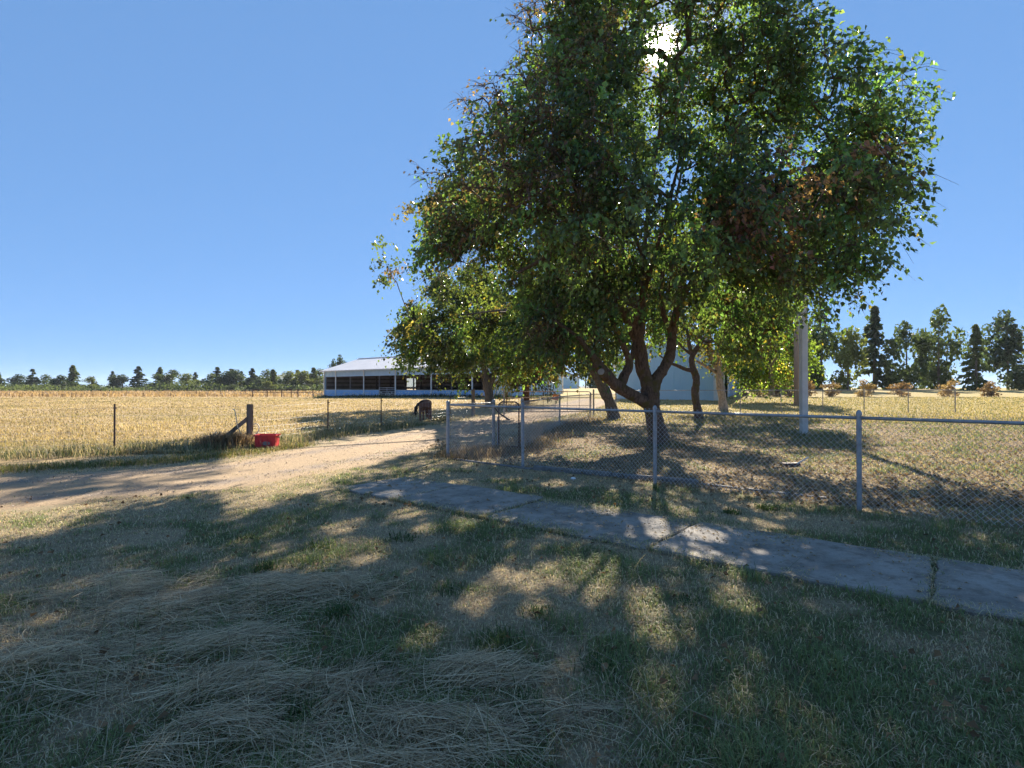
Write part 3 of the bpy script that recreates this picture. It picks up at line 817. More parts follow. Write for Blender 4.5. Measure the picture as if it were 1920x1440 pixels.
def make_fir():
    h, r = 11.5, 3.8
    root = empty('fir_tree', G(1.15, 45.5), 'straight reddish trunked fir with drooping boughs behind the farm gate', 'tree')
    mb = MB(); mb.tube([(0, 0, -0.3), (0.02, 0, 0.3), (0, 0.02, h * 0.3), (0.02, 0, h * 0.65), (0, 0, h * 0.97)], [.34, .28, .25, .15, 0.02], 12)
    mb.build('trunk', M_bark_red, root, smooth=True)
    g = np.random.default_rng(8)
    segs, C, A, K = [], [], [], []
    for i in range(120):
        u = (i + g.random()) / 120; z = 2.2 + (h - 2.5) * u
        L = (r * (1 - u) ** .75 + .15) * (.6 + .6 * g.random()); a = g.random() * 6.28
        d = np.array([math.cos(a), math.sin(a), 0]); sd = np.array([-d[1], d[0], 0])
        pts = [np.array([0, 0, z]) + d * L * s_ + np.array([0, 0, .12 * L * s_ - .5 * L * s_ ** 2.2]) for s_ in (0, .33, .66, 1)]
        for k in range(3): segs.append((pts[k], pts[k + 1], .035 * (1 - k / 3.2), .035 * (1 - (k + 1) / 3.2)))
        m = int(150 * L / r) + 25
        s_ = g.random(m) ** .7; p = np.array([0, 0, z])[None] + d[None] * (L * s_)[:, None] + np.stack([0 * s_, 0 * s_, .12 * L * s_ - .5 * L * s_ ** 2.2], 1)
        p = p + sd[None] * (g.normal(size=m) * .16 * L * (1.1 - .6 * s_))[:, None] + np.stack([0 * s_, 0 * s_, -np.abs(g.normal(size=m)) * .22], 1)
        C.append(p); A.append(unit(d[None] * .5 + np.array([[0, 0, -.9]]) + g.normal(size=(m, 3)) * .5)); K.append(np.full(m, .65 + .7 * g.random()))
    C = np.concatenate(C); A = np.concatenate(A); K = np.concatenate(K)
    V, F = leaf_arrays(C, .22 + .2 * g.random(len(C)), A, .3)
    cl = np.where((g.random(len(C)) < .25)[:, None], np.array([.16, .11, .05]), np.array([.075, .09, .042])) * K[:, None]
    tag(link('crown', np_mesh('crown', V, F, np.repeat(cl, 2, axis=0)), M_needle, root), kind='stuff')
    V, F = chain_tube_arrays(segs, 5)
    tag(link('branches', np_mesh('branches', V, F), M_bark_red, root, smooth=True), kind='stuff')
make_fir()

# ------------------------------------------------------------------ far trees
def far_broadleaf(h, r, n, seed, colr, leaf=0.5):
    """several leafy lobes of different heights, ragged between"""
    g = np.random.default_rng(seed)
    m = 9
    lz = np.concatenate([[0.80], 0.2 + 0.55 * g.random(m - 1)]) * h
    la = g.random(m) * 6.28; lr = np.where(np.arange(m) == 0, 0.1, 0.25 + 0.4 * g.random(m)) * r
    wr = (0.30 + 0.28 * g.random(m)) * r; wz = (0.13 + 0.12 * g.random(m)) * h; wz[0] = 0.2 * h; wr[0] = 0.34 * r
    low = g.integers(0, m, 3); lz[low[low > 0]] = 0.14 * h
    k = g.integers(0, m, n)
    u = unit(g.normal(size=(n, 3))) * (g.random(n) ** 0.45)[:, None]
    C = np.stack([np.cos(la[k]) * lr[k] + u[:, 0] * wr[k], np.sin(la[k]) * lr[k] + u[:, 1] * wr[k], np.maximum(lz[k] + u[:, 2] * wz[k], 0.01 * h)], 1)
    ax = rand_unit(n)
    V, F = leaf_arrays(C, leaf * (0.5 + g.random(n)), ax, 0.8)
    cl_ = np.array(colr)[None, :] * (0.75 + 0.5 * g.random(m))[k][:, None] * (1 + 0.2 * g.normal(size=(n, 1)))
    return V, F, np.repeat(np.clip(cl_, 0.006, 0.8), 2, axis=0)

def far_conifer(h, r, n, seed, colr, leaf=0.05, z0=0.02, tiers=11, droop=0.25):
    g = np.random.default_rng(seed)
    t = g.integers(0, tiers, n); nb = 7
    ph = g.random((tiers, nb)) * 6.28; bl = 0.55 + 0.65 * g.random((tiers, nb)); b = g.integers(0, nb, n)
    u = (t + 0.35) / tiers
    R_ = r * (1 - u) ** 0.8 * bl[t, b] + 0.03 * r
    q = g.random(n) ** 0.7
    an = ph[t, b] + g.normal(size=n) * 0.28 * (1.2 - q)
    z = h * (z0 + (1 - z0) * u) - droop * R_ * q ** 1.6 + g.normal(size=n) * 0.018 * h
    top = g.random(n) < 0.05
    z[top] = h * (0.9 + 0.1 * g.random(top.sum())); q[top] *= 0.15
    C = np.stack([np.cos(an) * R_ * q, np.sin(an) * R_ * q, np.maximum(z, 0.005 * h)], 1)
    ax = unit(np.stack([np.cos(an), np.sin(an), -0.6 + 0 * an], 1) + g.normal(size=(n, 3)) * 0.6)
    V, F = leaf_arrays(C, leaf * (0.5 + g.random(n)), ax, 0.55)
    cl_ = np.array(colr)[None, :] * (0.7 + 0.6 * g.random((tiers, nb)))[t, b][:, None] * (1 + 0.2 * g.normal(size=(n, 1)))
    return V, F, np.repeat(np.clip(cl_, 0.006, 0.8), 2, axis=0)

FAR = {}
def far_mesh(kind, var):
    k = (kind, var)
    if k in FAR: return FAR[k]
    if kind == 'conifer':
        V, F, T = far_conifer(1.0, 0.22, 1900, 100 + var, [(0.085, 0.11, 0.055), (0.12, 0.145, 0.055), (0.07, 0.095, 0.055)][var % 3], 0.06, 0.02, 9 + var % 5)
        me = np_mesh('far_crown', V, F, T)
    else:
        V, F, T = far_broadleaf(1.0, 0.42, 2000, 200 + var, [(0.10, 0.13, 0.05), (0.15, 0.165, 0.05), (0.065, 0.09, 0.05), (0.075, 0.1, 0.045)][var % 4], 0.055)
        me = np_mesh('far_crown', V, F, T)
    me.materials.append(M_needle); me.shade_flat()
    mt = MB().tube([(0, 0, -0.05), (0, 0, 0.3), (0.01, 0, 0.85)], [0.022, 0.016, 0.004], 6)
    tm = bpy.data.meshes.new('far_trunk'); tm.from_pydata(mt.v, [], mt.f); tm.materials.append(M_bark_grey)
    FAR[k] = (me, tm); return FAR[k]

def far_tree(kind, var, x, y, h, w, label, group, name=None):
    me, tm = far_mesh(kind, var)
    root = empty(name or ('conifer_tree' if kind == 'conifer' else 'broadleaf_tree'), G(x, y), label, 'tree', group, random.random() * 6.28)
    root.scale = (h * w, h * w, h)
    o = bpy.data.objects.new('crown', me); o.parent = root; col.objects.link(o); tag(o, kind='stuff')
    o = bpy.data.objects.new('trunk', tm); o.parent = root; col.objects.link(o)
    return root

ORD = ['first', 'second', 'third', 'fourth', 'fifth', 'sixth', 'seventh', 'eighth', 'ninth', 'tenth', 'eleventh', 'twelfth', 'thirteenth', 'fourteenth',
       'fifteenth', 'sixteenth', 'seventeenth', 'eighteenth', 'nineteenth', 'twentieth', 'twenty first', 'twenty second', 'twenty third', 'twenty fourth',
       'twenty fifth', 'twenty sixth', 'twenty seventh', 'twenty eighth', 'twenty ninth', 'thirtieth', 'thirty first', 'thirty second', 'thirty third', 'thirty fourth',
       'thirty fifth', 'thirty sixth', 'thirty seventh', 'thirty eighth', 'thirty ninth', 'fortieth']
# (px, top_py, depth, kind, var, widthfactor)
row = [(600, 694, 235, 'b', 0, 1), (588, 693, 230, 'c', 1, 1.1), (574, 697, 225, 'b', 1, .95), (558, 697, 230, 'c', 1, 1.2), (546, 697, 235, 'b', 1, .8), (532, 714, 240, 'b', 2, 1.2),
       (512, 696, 225, 'c', 1, 1.1), (505, 715, 215, 'b', 1, 1.2), (498, 695, 230, 'b', 0, 1.05), (490, 712, 222, 'b', 2, 1.2), (473, 694, 228, 'c', 2, .95), (476, 722, 215, 'b', 3, 1.6), (460, 716, 235, 'b', 1, 1.5),
       (453, 699, 240, 'c', 0, .75), (441, 695, 230, 'b', 2, .95), (433, 695, 236, 'c', 2, 1.1), (436, 721, 214, 'b', 3, 1.6), (424, 698, 230, 'b', 2, 1.1), (407, 692, 235, 'c', 0, 1.1), (388, 697, 228, 'b', 0, 1.1), (368, 690, 236, 'c', 2, 1.0),
       (350, 700, 226, 'b', 1, 1.2), (326, 695, 232, 'b', 3, 1.2), (300, 691, 238, 'c', 1, 1.1), (282, 699, 230, 'b', 0, 1.2), (255, 693, 234, 'c', 2, 1.2), (230, 698, 230, 'b', 2, 1.3), (200, 692, 236, 'c', 0, 1.1),
       (175, 699, 228, 'b', 1, 1.2), (146, 694, 236, 'c', 1, 1.2), (118, 700, 230, 'b', 3, 1.3), (88, 693, 236, 'b', 0, 1.2), (58, 696, 232, 'c', 2, 1.2), (28, 699, 236, 'b', 2, 1.3), (-6, 694, 232, 'c', 1, 1.2), (-36, 697, 236, 'b', 0, 1.2)]
ci = bi = 0
for px, py, d, k, v, w in row:
    x = (px - 960) / 1040 * d
    h = CAM_H + (727 - py) / 1040 * d
    if k == 'c':
        lab = f'{ORD[ci]} pointed conifer left of the barn in the far tree line'; ci += 1
    else:
        lab = f'{ORD[bi]} rounded tree left of the barn in the far tree line'; bi += 1
    if px < 400: h *= .75 + .5 * random.random(); x += random.uniform(-2.5, 2.5); v += 4 * random.randint(0, 1) if k == 'b' else 3 * random.randint(0, 1)
    far_tree('conifer' if k == 'c' else 'broad', v, x, d, h * (1.08 if px > 400 else 1), w * (1.45 if k == 'b' else 1.6) * (1.2 if px > 400 else 1), lab, 'far tree line across the field')
behind = [(636, 664, 130, 'broad', 2, .55, 'tall dark tree rising behind the left end of the barn roof'), (626, 672, 132, 'broad', 2, .5, 'shorter dark tree just left of the tall one behind the barn roof'),
          (672, 676, 140, 'broad', 3, .5, 'tree whose tip only just shows above the barn ridge'),
          (1098, 640, 135, 'broad', 2, .7, 'dark tree behind the small gabled shed, right next to it'), (1122, 655, 140, 'conifer', 2, 1.2, 'dark conifer between the small gabled shed and the leaning tree'),
          (1150, 640, 150, 'broad', 3, .8, 'dark tree between leaning tree and blue shed'), (1020, 650, 150, 'broad', 2, .8, 'dark tree behind the fir and the barn end'),
          (1402, 650, 90, 'broad', 2, .6, 'dark tree just right of the blue shed back corner'), (1418, 575, 95, 'broad', 2, .6, 'tall dark tree behind the yellow green tree'),
          (1450, 600, 88, 'broad', 3, .75, 'broad dark tree behind the yellow green tree, by the steel post'), (1436, 672, 70, 'conifer', 2, 1.6, 'low dark conifer under the yellow green tree'),
          (1470, 664, 74, 'conifer', 0, 1.7, 'low dark conifer beside the grey steel post'),
          (1540, 560, 90, 'broad', 0, .7, 'tall tree right of the steel post'), (1590, 610, 84, 'broad', 1, .8, 'lighter tree second right of the steel post'), (1640, 575, 95, 'conifer', 2, 1.1, 'conifer third right of the steel post'),
          (1700, 600, 90, 'broad', 3, .8, 'bushy tree fourth right of the steel post'), (1760, 570, 96, 'broad', 0, .7, 'tall tree fifth right of the steel post'), (1830, 610, 88, 'conifer', 1, 1.1, 'conifer sixth right of the steel post'),
          (1890, 580, 92, 'broad', 2, .8, 'tall dark tree seventh right of the steel post'), (1960, 600, 92, 'broad', 1, .8, 'lighter tree eighth right of the steel post')]
for px, py, d, k, v, w, lab in behind:
    x = (px - 960) / 1040 * d
    h = CAM_H + (727 - py) / 1040 * d - float(gz(x, d))
    far_tree(k, v, x, d, h, w, lab, 'trees behind the buildings')

# low brush filling the foot of the far tree line
def far_brush():
    n = 18000; x = -255 + rng.random(n) * 180; y = 212 + 40 * rng.random(n)
    hh = (.6 + 5.5 * fbm(x, y * 0, 11, 44) ** 1.6) * rng.random(n)
    C = np.stack([x, y, gz(x, y) + hh], 1)
    V, F = leaf_arrays(C, .4 + .5 * rng.random(n), rand_unit(n), .8)
    c = np.where((fbm(x, y, 14, 45) > .5)[:, None], np.array([.12, .15, .06]), np.array([.075, .1, .05])) * (.6 + .8 * rng.random((n, 1)))
    me = np_mesh('far_brush', V, F, np.repeat(c, 2, axis=0)); tag(link('far_brush', me, M_needle), kind='stuff')
far_brush()

# dry bushes along the far edge
def make_bush(name, x, y, h, w, colr, label, group, seed, n=700, leaf=0.09):
    root = empty(name, G(x, y), label, 'bush', group)
    g = np.random.default_rng(seed)
    V, F, T = far_broadleaf(h, w, n, seed, colr, leaf * h ** 0.5)
    me = np_mesh('foliage', V, F, T); tag(link('foliage', me, M_needle, root), kind='stuff')
    mb = MB()
    for k in range(7):
        a = g.random() * 6.28; q = 0.5 * w * (0.4 + g.random())
        mb.tube([(0, 0, -0.1), (math.cos(a) * q * 0.4, math.sin(a) * q * 0.4, h * 0.4), (math.cos(a) * q, math.sin(a) * q, h * 0.8)], [0.02, 0.014, 0.005], 5)
    mb.build('stems', M_bark_grey, root)
for i, (px, d, h, c, nm) in enumerate([(1402, 64, 1.7, (0.17, 0.13, 0.095), 'brownish dry bush beside the blue shed back corner'), (1422, 62, 1.9, (0.27, 0.20, 0.125), 'tan dry bush left of the low conifer'),
        (1443, 63, 2.1, (0.2, 0.15, 0.12), 'pinkish dry bush under the low conifer'), (1463, 62, 1.9, (0.16, 0.115, 0.09), 'dark reddish dry bush between the conifers'), (1485, 61, 2.2, (0.29, 0.21, 0.14), 'tan dry bush at the grey steel post'),
        (1515, 61, 1.9, (0.3, 0.19, 0.1), 'tan dry bush first right of the steel post'), (1560, 62, 1.7, (0.24, 0.16, 0.1), 'brown dry bush second right of the steel post'), (1620, 62, 2.0, (0.3, 0.2, 0.1), 'tan dry bush third right of the steel post'),
        (1690, 62, 1.7, (0.26, 0.16, 0.1), 'brown dry bush fourth right of the steel post'), (1780, 62, 2.0, (0.3, 0.2, 0.12), 'tan dry bush fifth right of the steel post'), (1860, 62, 1.8, (0.25, 0.16, 0.1), 'brown dry bush sixth right of the steel post')]):
    make_bush('dry_bush', (px - 960) / 1040 * d, d, h, 1.3, c, nm, 'dry bushes along the back of the pasture', 300 + i, 650, 0.14)

# far hill
def build_hill():
    n = 90
    xs = np.linspace(-2100, 300, n); D = 2300
    prof_h = 46 * ss((xs + 1040) / 80) * (0.92 + 0.25 * fbm(xs, xs * 0, 250, 6)) * ss((300 - xs) / 750) + 7 * ss((xs + 2100) / 150)
    V = []; F = []
    for j, (dy, k) in enumerate(((-450, -0.05), (-250, 0.35), (-100, 0.8), (0, 1.0), (200, 0.6), (450, -0.05))):
        for i in range(n): V.append((xs[i], D + dy, prof_h[i] * k + (3 * float(vnoise(np.array(xs[i]), np.array(dy * 1.0), 60, 4)) if 0 < k < 1 else 0)))
    for j in range(5):
        for i in range(n - 1): F.append((j * n + i, j * n + i + 1, (j + 1) * n + i + 1, (j + 1) * n + i))
    me = np_mesh('hill', np.array(V), np.array(F))
    tag(link('hill', me, mat_noisy('hill_forest', (0.035, 0.05, 0.035), (0.06, 0.08, 0.05), 0.02, 0.95, spec=0.1), smooth=True), kind='structure')
build_hill()

# ------------------------------------------------------------------ long barn
def build_barn():
    A = Vector((-29.4, 87.0, 0.12)); e = Vector((0.762, -0.648, 0)); b = Vector((0.648, 0.762, 0)); U = Vector((0, 0, 1))
    root = empty('horse_barn', A, 'long open sided barn with pale blue half walls and white metal roof', 'barn')
    P = lambda s, w, z: e * s + b * w + U * z
    Ln, W, EV, RG = 36.3, 13.0, 4.15, 6.15
    def panel(mb, s0, s1, w, z0, z1, th=0.06, rib=0.9):
        mb.prism([P(s0, w, z0), P(s1, w, z0), P(s1, w, z1), P(s0, w, z1)], b * 0, b * th)
        k = s0 + rib / 2
        while k < s1 - 0.1:
            mb.prism([P(k - .03, w - .025, z0), P(k + .03, w - .025, z0), P(k + .03, w - .025, z1), P(k - .03, w - .025, z1)], b * 0, b * 0.026); k += rib
    posts = [0.0, 3.2, 10.5, 17.8, 25.1, 32.4]
    mids = [6.85, 14.0, 21.4, 28.7]
    gate0, gate1 = 14.0, 17.8
    END = Ln
    mb = MB(); panel(mb, 0, END, 0.0, 3.12, EV - 0.12); mb.build('fascia_wall', M_blue, root)
    for s0, s1 in ((0, gate0), (gate1, END)):
        mb = MB(); panel(mb, s0, s1, 0.0, -0.5, 1.08); mb.build('half_wall', M_blue_skylit, root)
        mb = MB(); mb.box(P((s0 + s1) / 2, 0.03, 1.11), (s1 - s0, 0.14, 0.05), Matrix.Rotation(math.atan2(e.y, e.x), 3, 'Z')); mb.build('cap_rail', M_white, root)
    for s in posts + [END - .2]:
        mb = MB(); mb.bar(P(s + 0.07, -0.09, -0.5), P(s + 0.07, -0.09, EV - 0.2), 0.15, 0.12, b); mb.tube([P(s + 0.07, -0.09, EV - 0.25), P(s + 0.07, -0.25, EV - 0.05)], 0.06, 6); mb.build('downspout_post', M_white, root)
    for s in mids:
        mb = MB(); mb.bar(P(s, 0.16, -0.4), P(s, 0.16, 3.1), 0.15, 0.15, b); mb.build('middle_post', M_inwall, root)
    for w in (0.1, 6.8, 9.9, W - .1):
        mb = MB(); mb.bar(P(Ln + .07, w, -0.4), P(Ln + .07, w, 3.3 if 1 < w < W - 1 else EV - .1), 0.08, 0.24, b); mb.build('door_trim' if 1 < w < W - 1 else 'corner_trim', M_white, root)
    mb = MB(); mb.bar(P(Ln + .08, 6.7, 3.36), P(Ln + .08, 10.0, 3.36), 0.08, 0.2); mb.build('door_header', M_white, root)
    k = .6
    mb = MB()
    while k < W - .3:
        mb.bar(P(Ln + .03, k, -.4), P(Ln + .03, k, EV - .05), .06, .08, b); k += .9
    mb.build('end_rib', M_blue, root)
    # gables, back wall with a wide opening, rail girts
    for s, th in ((0.05, 0.07), (Ln - 0.05, 0.07)):
        mb = MB(); mb.prism([P(s, 0, -0.5), P(s, W, -0.5), P(s, W, EV), P(s, W / 2, RG), P(s, 0, EV)], e * 0, e * th)
        mb.build('gable_wall', M_blue, root)
    BW = W - 0.3
    for s0, s1, z0, z1 in ((0.2, 4.4, -0.4, EV - .1), (4.4, 6.8, -0.4, 0.9), (4.4, 6.8, 3.0, EV - .1), (6.8, Ln, -0.4, EV - .1)):
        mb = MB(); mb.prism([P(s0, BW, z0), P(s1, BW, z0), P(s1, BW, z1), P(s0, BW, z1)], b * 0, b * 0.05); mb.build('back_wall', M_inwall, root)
    for z in (0.9, 1.55, 2.2, 2.85, 3.5):
        for s0, s1 in ((0.2, 4.3), (6.9, Ln - .2)):
            mb = MB(); mb.bar(P(s0, BW - .1, z), P(s1, BW - .1, z), 0.1, 0.26); mb.build('girt', M_inwood, root)
    for z in (0.9, 1.55, 2.2, 2.85, 3.5):
        mb = MB(); mb.bar(P(.2, .3, z), P(.2, W - .5, z), 0.12, 0.2); mb.build('girt', M_inwood, root)
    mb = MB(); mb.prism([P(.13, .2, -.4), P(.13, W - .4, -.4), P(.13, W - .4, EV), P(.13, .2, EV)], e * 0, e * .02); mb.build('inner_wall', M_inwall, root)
    # stall partitions and posts inside
    for s in (5.2, 8.8, 12.4, 16.0, 19.6, 24.5, 28.3, 32):
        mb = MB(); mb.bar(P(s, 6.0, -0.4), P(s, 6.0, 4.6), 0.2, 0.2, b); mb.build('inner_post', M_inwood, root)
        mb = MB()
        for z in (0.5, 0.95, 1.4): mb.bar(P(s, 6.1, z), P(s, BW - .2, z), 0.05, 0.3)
        mb.build('stall_board', M_inwood, root)
    for w in (2.6, 10.5):
        mb = MB(); mb.bar(P(0.2, w, EV + 0.3), P(Ln - .2, w, EV + 0.3), 0.1, 0.3); mb.build('purlin', M_inwood, root)
    # roof: two ribbed sheets, overhanging
    oh, og = 0.55, 0.45
    for sd in (0, 1):
        w_e = -oh if sd == 0 else W + oh
        ze = EV - (RG - EV) / (W / 2) * oh
        mb = MB()
        nb_ = Vector((0, 0, 0.06))
        a0, a1 = P(-og, w_e, ze), P(Ln + og, w_e, ze); r0, r1 = P(-og, W / 2, RG), P(Ln + og, W / 2, RG)
        mb.prism([a0, a1, r1, r0], U * 0.02, U * 0.08)
        k = 0.4
        while k < Ln + 2 * og - 0.2:
            q0, q1 = a0 + e * k, r0 + e * k
            mb.bar(q0 + U * 0.1, q1 + U * 0.1, 0.06, 0.045); k += 0.92
        mb.build('roof', M_roof, root)
        mb = MB(); mb.bar(a0 + U * 0.0 - b * (0.06 if sd == 0 else -0.06), a1 + U * 0.0 - b * (0.06 if sd == 0 else -0.06), 0.1, 0.16); mb.build('gutter', M_whitish, root)
    mb = MB(); mb.bar(P(-og, W / 2, RG + .13), P(Ln + og, W / 2, RG + .13), 0.45, 0.07); mb.build('ridge_cap', M_roof, root)
    # dirt floor
    mb = MB(); mb.prism([P(.1, .1, 0), P(Ln - .1, .1, 0), P(Ln - .1, W - .4, 0), P(.1, W - .4, 0)], U * -0.4, U * 0.02); mb.build('floor', mat_noisy('barn_floor', (0.12, 0.09, 0.06), (0.2, 0.15, 0.1), 2, 0.95), root)
    # pipe gate standing in the opening
    g = empty('pipe_gate', A + P(gate0 + .1, 0.02, 0), 'white tubular gate in the doorway of the long barn', 'gate')
    gl = gate1 - gate0 - 0.25
    for z in (0.2, 0.42, 0.64, 0.88, 1.14, 1.42):
        MB().tube([e * 0.0 + U * z, e * gl + U * z], 0.028, 6).build('bar', M_whitish, g)
    for s in (0, gl / 2, gl):
        MB().tube([e * s + U * 0.12, e * s + U * 1.46], 0.032, 6).build('upright', M_whitish, g)
    return A, e, b
BARN = build_barn()

# ------------------------------------------------------------------ blue shed (metal shop)
def build_shed():
    x0, y0 = 19.25, 52.0
    A = Vector((x0, y0, float(gz(x0, y0)) - 0.02)); U = Vector((0, 0, 1))
    s_ = Vector((0.441, 0.897, 0)); g = Vector((-0.897, 0.441, 0))        # along the side wall / along the gable wall
    root = empty('metal_shed', A, 'grey blue ribbed metal shed with white corner trim, right behind the crooked tree', 'shed')
    P = lambda t, w, z: g * t + s_ * w + U * z
    W, Ln = 9.7, 31.0
    top = lambda t: np.interp(t, [0, 5.0, W], [4.35, 6.3, 3.5])
    # ribbed gable wall, cut into panels 0.95 wide with a raised rib at each joint
    t = 0.0
    while t < W - 0.05:
        t1 = min(t + 0.97, W)
        mb = MB(); mb.prism([P(t + .004, 0, -0.5), P(t1 - .004, 0, -0.5), P(t1 - .004, 0, top(t1)), P(t + .004, 0, top(t))], s_ * 0, s_ * 0.06)
        for q in (0.16, 0.48, 0.8):
            tq = t + q
            if tq < W - .05: mb.prism([P(tq - .035, -.03, -0.5), P(tq + .035, -.03, -0.5), P(tq + .035, -.03, top(tq) - .02), P(tq - .035, -.03, top(tq) - .02)], s_ * 0, s_ * 0.032)
        mb.build('wall_panel', M_teal, root); t = t1
    # side wall with doorway
    for w0, w1, z0, z1, m, nm in ((0.1, 5.4, -0.5, 4.3, M_teal, 'side_wall'), (5.4, 17.2, 3.75, 4.3, M_teal, 'door_header_wall'), (17.2, Ln, -0.5, 4.3, M_blue, 'side_wall'), (9.6, 17.0, -0.3, 3.6, M_blue, 'sliding_door')):
        off = 0.0 if nm != 'sliding_door' else -0.08
        mb = MB(); mb.prism([P(off, w0, z0), P(off, w1, z0), P(off, w1, z1), P(off, w0, z1)], g * 0.0, g * 0.06)
        k = w0 + .4
        while k < w1 - .2:
            mb.prism([P(off - .03, k - .04, z0), P(off - .03, k + .04, z0), P(off - .03, k + .04, z1), P(off - .03, k - .04, z1)], g * 0, g * 0.032); k += 0.75
        mb.build(nm, m, root)
    for w, z0, z1 in ((5.4, -.3, 3.7), (9.6, -.3, 3.7), (17.2, -.3, 4.2)):
        MB().bar(P(-.1, w, z0), P(-.1, w, z1), 0.22, 0.08, g).build('door_trim', M_white, root)
    MB().bar(P(-.12, 5.2, 3.72), P(-.12, 17.4, 3.72), 0.1, 0.3).build('door_track', M_white, root)
    MB().bar(P(0.12, -.06, -.5), P(0.12, -.06, 4.3), 0.42, 0.07, s_).build('corner_trim', M_white, root)
    MB().bar(P(-.05, 0.2, -.5), P(-.05, 0.2, 4.3), 0.42, 0.07, g).build('corner_trim', M_white, root)
    MB().bar(P(-.05, Ln, -.5), P(-.05, Ln, 4.2), 0.24, 0.07, g).build('corner_trim', M_white, root)
    mb = MB(); mb.box(P(-0.2, 16.2, 4.05), (0.22, 0.22, 0.16)); mb.tube([P(-.06, 16.2, 4.1), P(-.2, 16.2, 4.16)], 0.03, 6); mb.build('lamp', M_whitish, root)
    # far and left walls, floor, roof
    mb = MB(); mb.prism([P(W, 0.06, -.5), P(W, Ln, -.5), P(W, Ln, 3.5), P(W, 0.06, 3.5)], g * -0.06, g * 0); mb.build('side_wall', M_teal, root)
    mb = MB(); mb.prism([P(0.07, Ln, -.5), P(W - .07, Ln, -.5), P(W - .07, Ln, top(W - .07)), P(5.0, Ln, 6.3), P(.07, Ln, 4.35)], s_ * -0.06, s_ * 0); mb.build('end_wall', M_teal, root)
    mb = MB(); mb.prism([P(0.1, .1, 0), P(W - .1, .1, 0), P(W - .1, Ln - .1, 0), P(.1, Ln - .1, 0)], U * -0.4, U * 0.03); mb.build('floor', M_dark, root)
    for (t0, z0_, t1, z1_) in ((-0.35, 4.21, 5.0, 6.3), (W + .35, 3.29, 5.0, 6.3)):
        mb = MB(); mb.prism([P(t0, -.3, z0_), P(t1, -.3, z1_), P(t1, Ln + .3, z1_), P(t0, Ln + .3, z0_)], U * 0.03, U * 0.1); mb.build('roof', M_roof, root)
        MB().bar(P(t0, -.33, z0_ + .02), P(t1, -.33, z1_ + .02), 0.06, 0.2).build('rake_trim', M_white, root)
build_shed()

def build_small_shed():
    d = 108.0; cx = (1054 - 960) / 1040 * d
    A = G(cx, d); U = Vector((0, 0, 1))
    root = empty('gabled_shed', A, 'small grey blue gabled shed with open dark doorway, far behind the farm gate', 'shed', rz=R(-8))
    W, EV, RG, Ln = 6.4, 2.25, 3.55, 8.0
    hw = W / 2
    def q(mb, x0, x1, z0, z1, y=0.0, th=0.07): return mb.prism([Vector((x0, y, z0)), Vector((x1, y, z0)), Vector((x1, y, z1)), Vector((x0, y, z1))], (0, 0, 0), (0, th, 0))
    mb = MB(); mb.prism([Vector((-hw, 0, EV)), Vector((hw, 0, EV)), Vector((0, 0, RG))], (0, 0, 0), (0, .07, 0)); mb.build('gable', M_blue, root)
    mb = MB(); q(mb, -hw, -0.75, -.3, EV); mb.build('front_wall', M_blue, root)
    mb = MB(); q(mb, 2.95, hw, -.3, EV); mb.build('front_wall', M_blue, root)
    mb = MB(); q(mb, 0.15, 2.9, -.1, EV - .1, -0.05, .05); mb.build('door', M_teal, root)
    for x in (0.1, 2.95): MB().box((x, -.08, EV / 2), (0.14, .06, EV)).build('door_trim', M_white, root)
    MB().box((1.5, -.08, EV + .03), (3.0, .06, .14)).build('door_header', M_white, root)
    for s in (-1, 1):
        mb = MB(); mb.prism([Vector((s * hw, .07, -.3)), Vector((s * hw, Ln, -.3)), Vector((s * hw, Ln, EV)), Vector((s * hw, .07, EV))], (0, 0, 0), (-s * .07, 0, 0)); mb.build('side_wall', M_blue, root)
        mb = MB(); mb.prism([Vector((s * (hw + .4), -.35, EV - .17)), Vector((0, -.35, RG)), Vector((0, Ln + .3, RG)), Vector((s * (hw + .4), Ln + .3, EV - .17))], (0, 0, .03), (0, 0, .12)); mb.build('roof', M_rust if False else M_roof, root)
        MB().bar((s * (hw + .4), -.38, EV - .17), (0, -.38, RG), .06, .2).build('rake_trim', M_inwall, root)
    mb = MB(); q(mb, -hw + .07, hw - .07, -.3, EV, Ln - .07); mb.build('back_wall', M_inwall, root)
build_small_shed()

# ------------------------------------------------------------------ fences
def chain_fabric(A, B, h0, h1, pitch=0.072, r=0.0019):
    """diamond wires between two points on the ground"""
    A, B = Vector(A), Vector(B); Ln = (B - A).length; t = (B - A) / Ln
    nrm = Vector((t.y, -t.x, 0)).normalized()
    H = h1 - h0
    segs = []
    n = int((Ln + H) / pitch)
    for i in range(n + 1):
        c = i * pitch
        for sgn in (1, -1):
            s0 = c - H if sgn == 1 else c
            p0 = [c - H, h1] if sgn == 1 else [c - H, h0]
            p1 = [c, h0] if sgn == 1 else [c, h1]
            if p0[0] < 0: f = -p0[0] / (p1[0] - p0[0]); p0 = [0, p0[1] + (p1[1] - p0[1]) * f]
            if p1[0] > Ln: f = (Ln - p0[0]) / (p1[0] - p0[0]); p1 = [Ln, p0[1] + (p1[1] - p0[1]) * f]
            if p1[0] - p0[0] < 0.01: continue
            o = nrm * (0.002 * sgn)
            sag = lambda s: Vector((0, 0, 0))
            segs.append((np.array(A + t * p0[0] + Vector((0, 0, p0[1])) + o), np.array(A + t * p1[0] + Vector((0, 0, p1[1])) + o), r, r))
    return segs

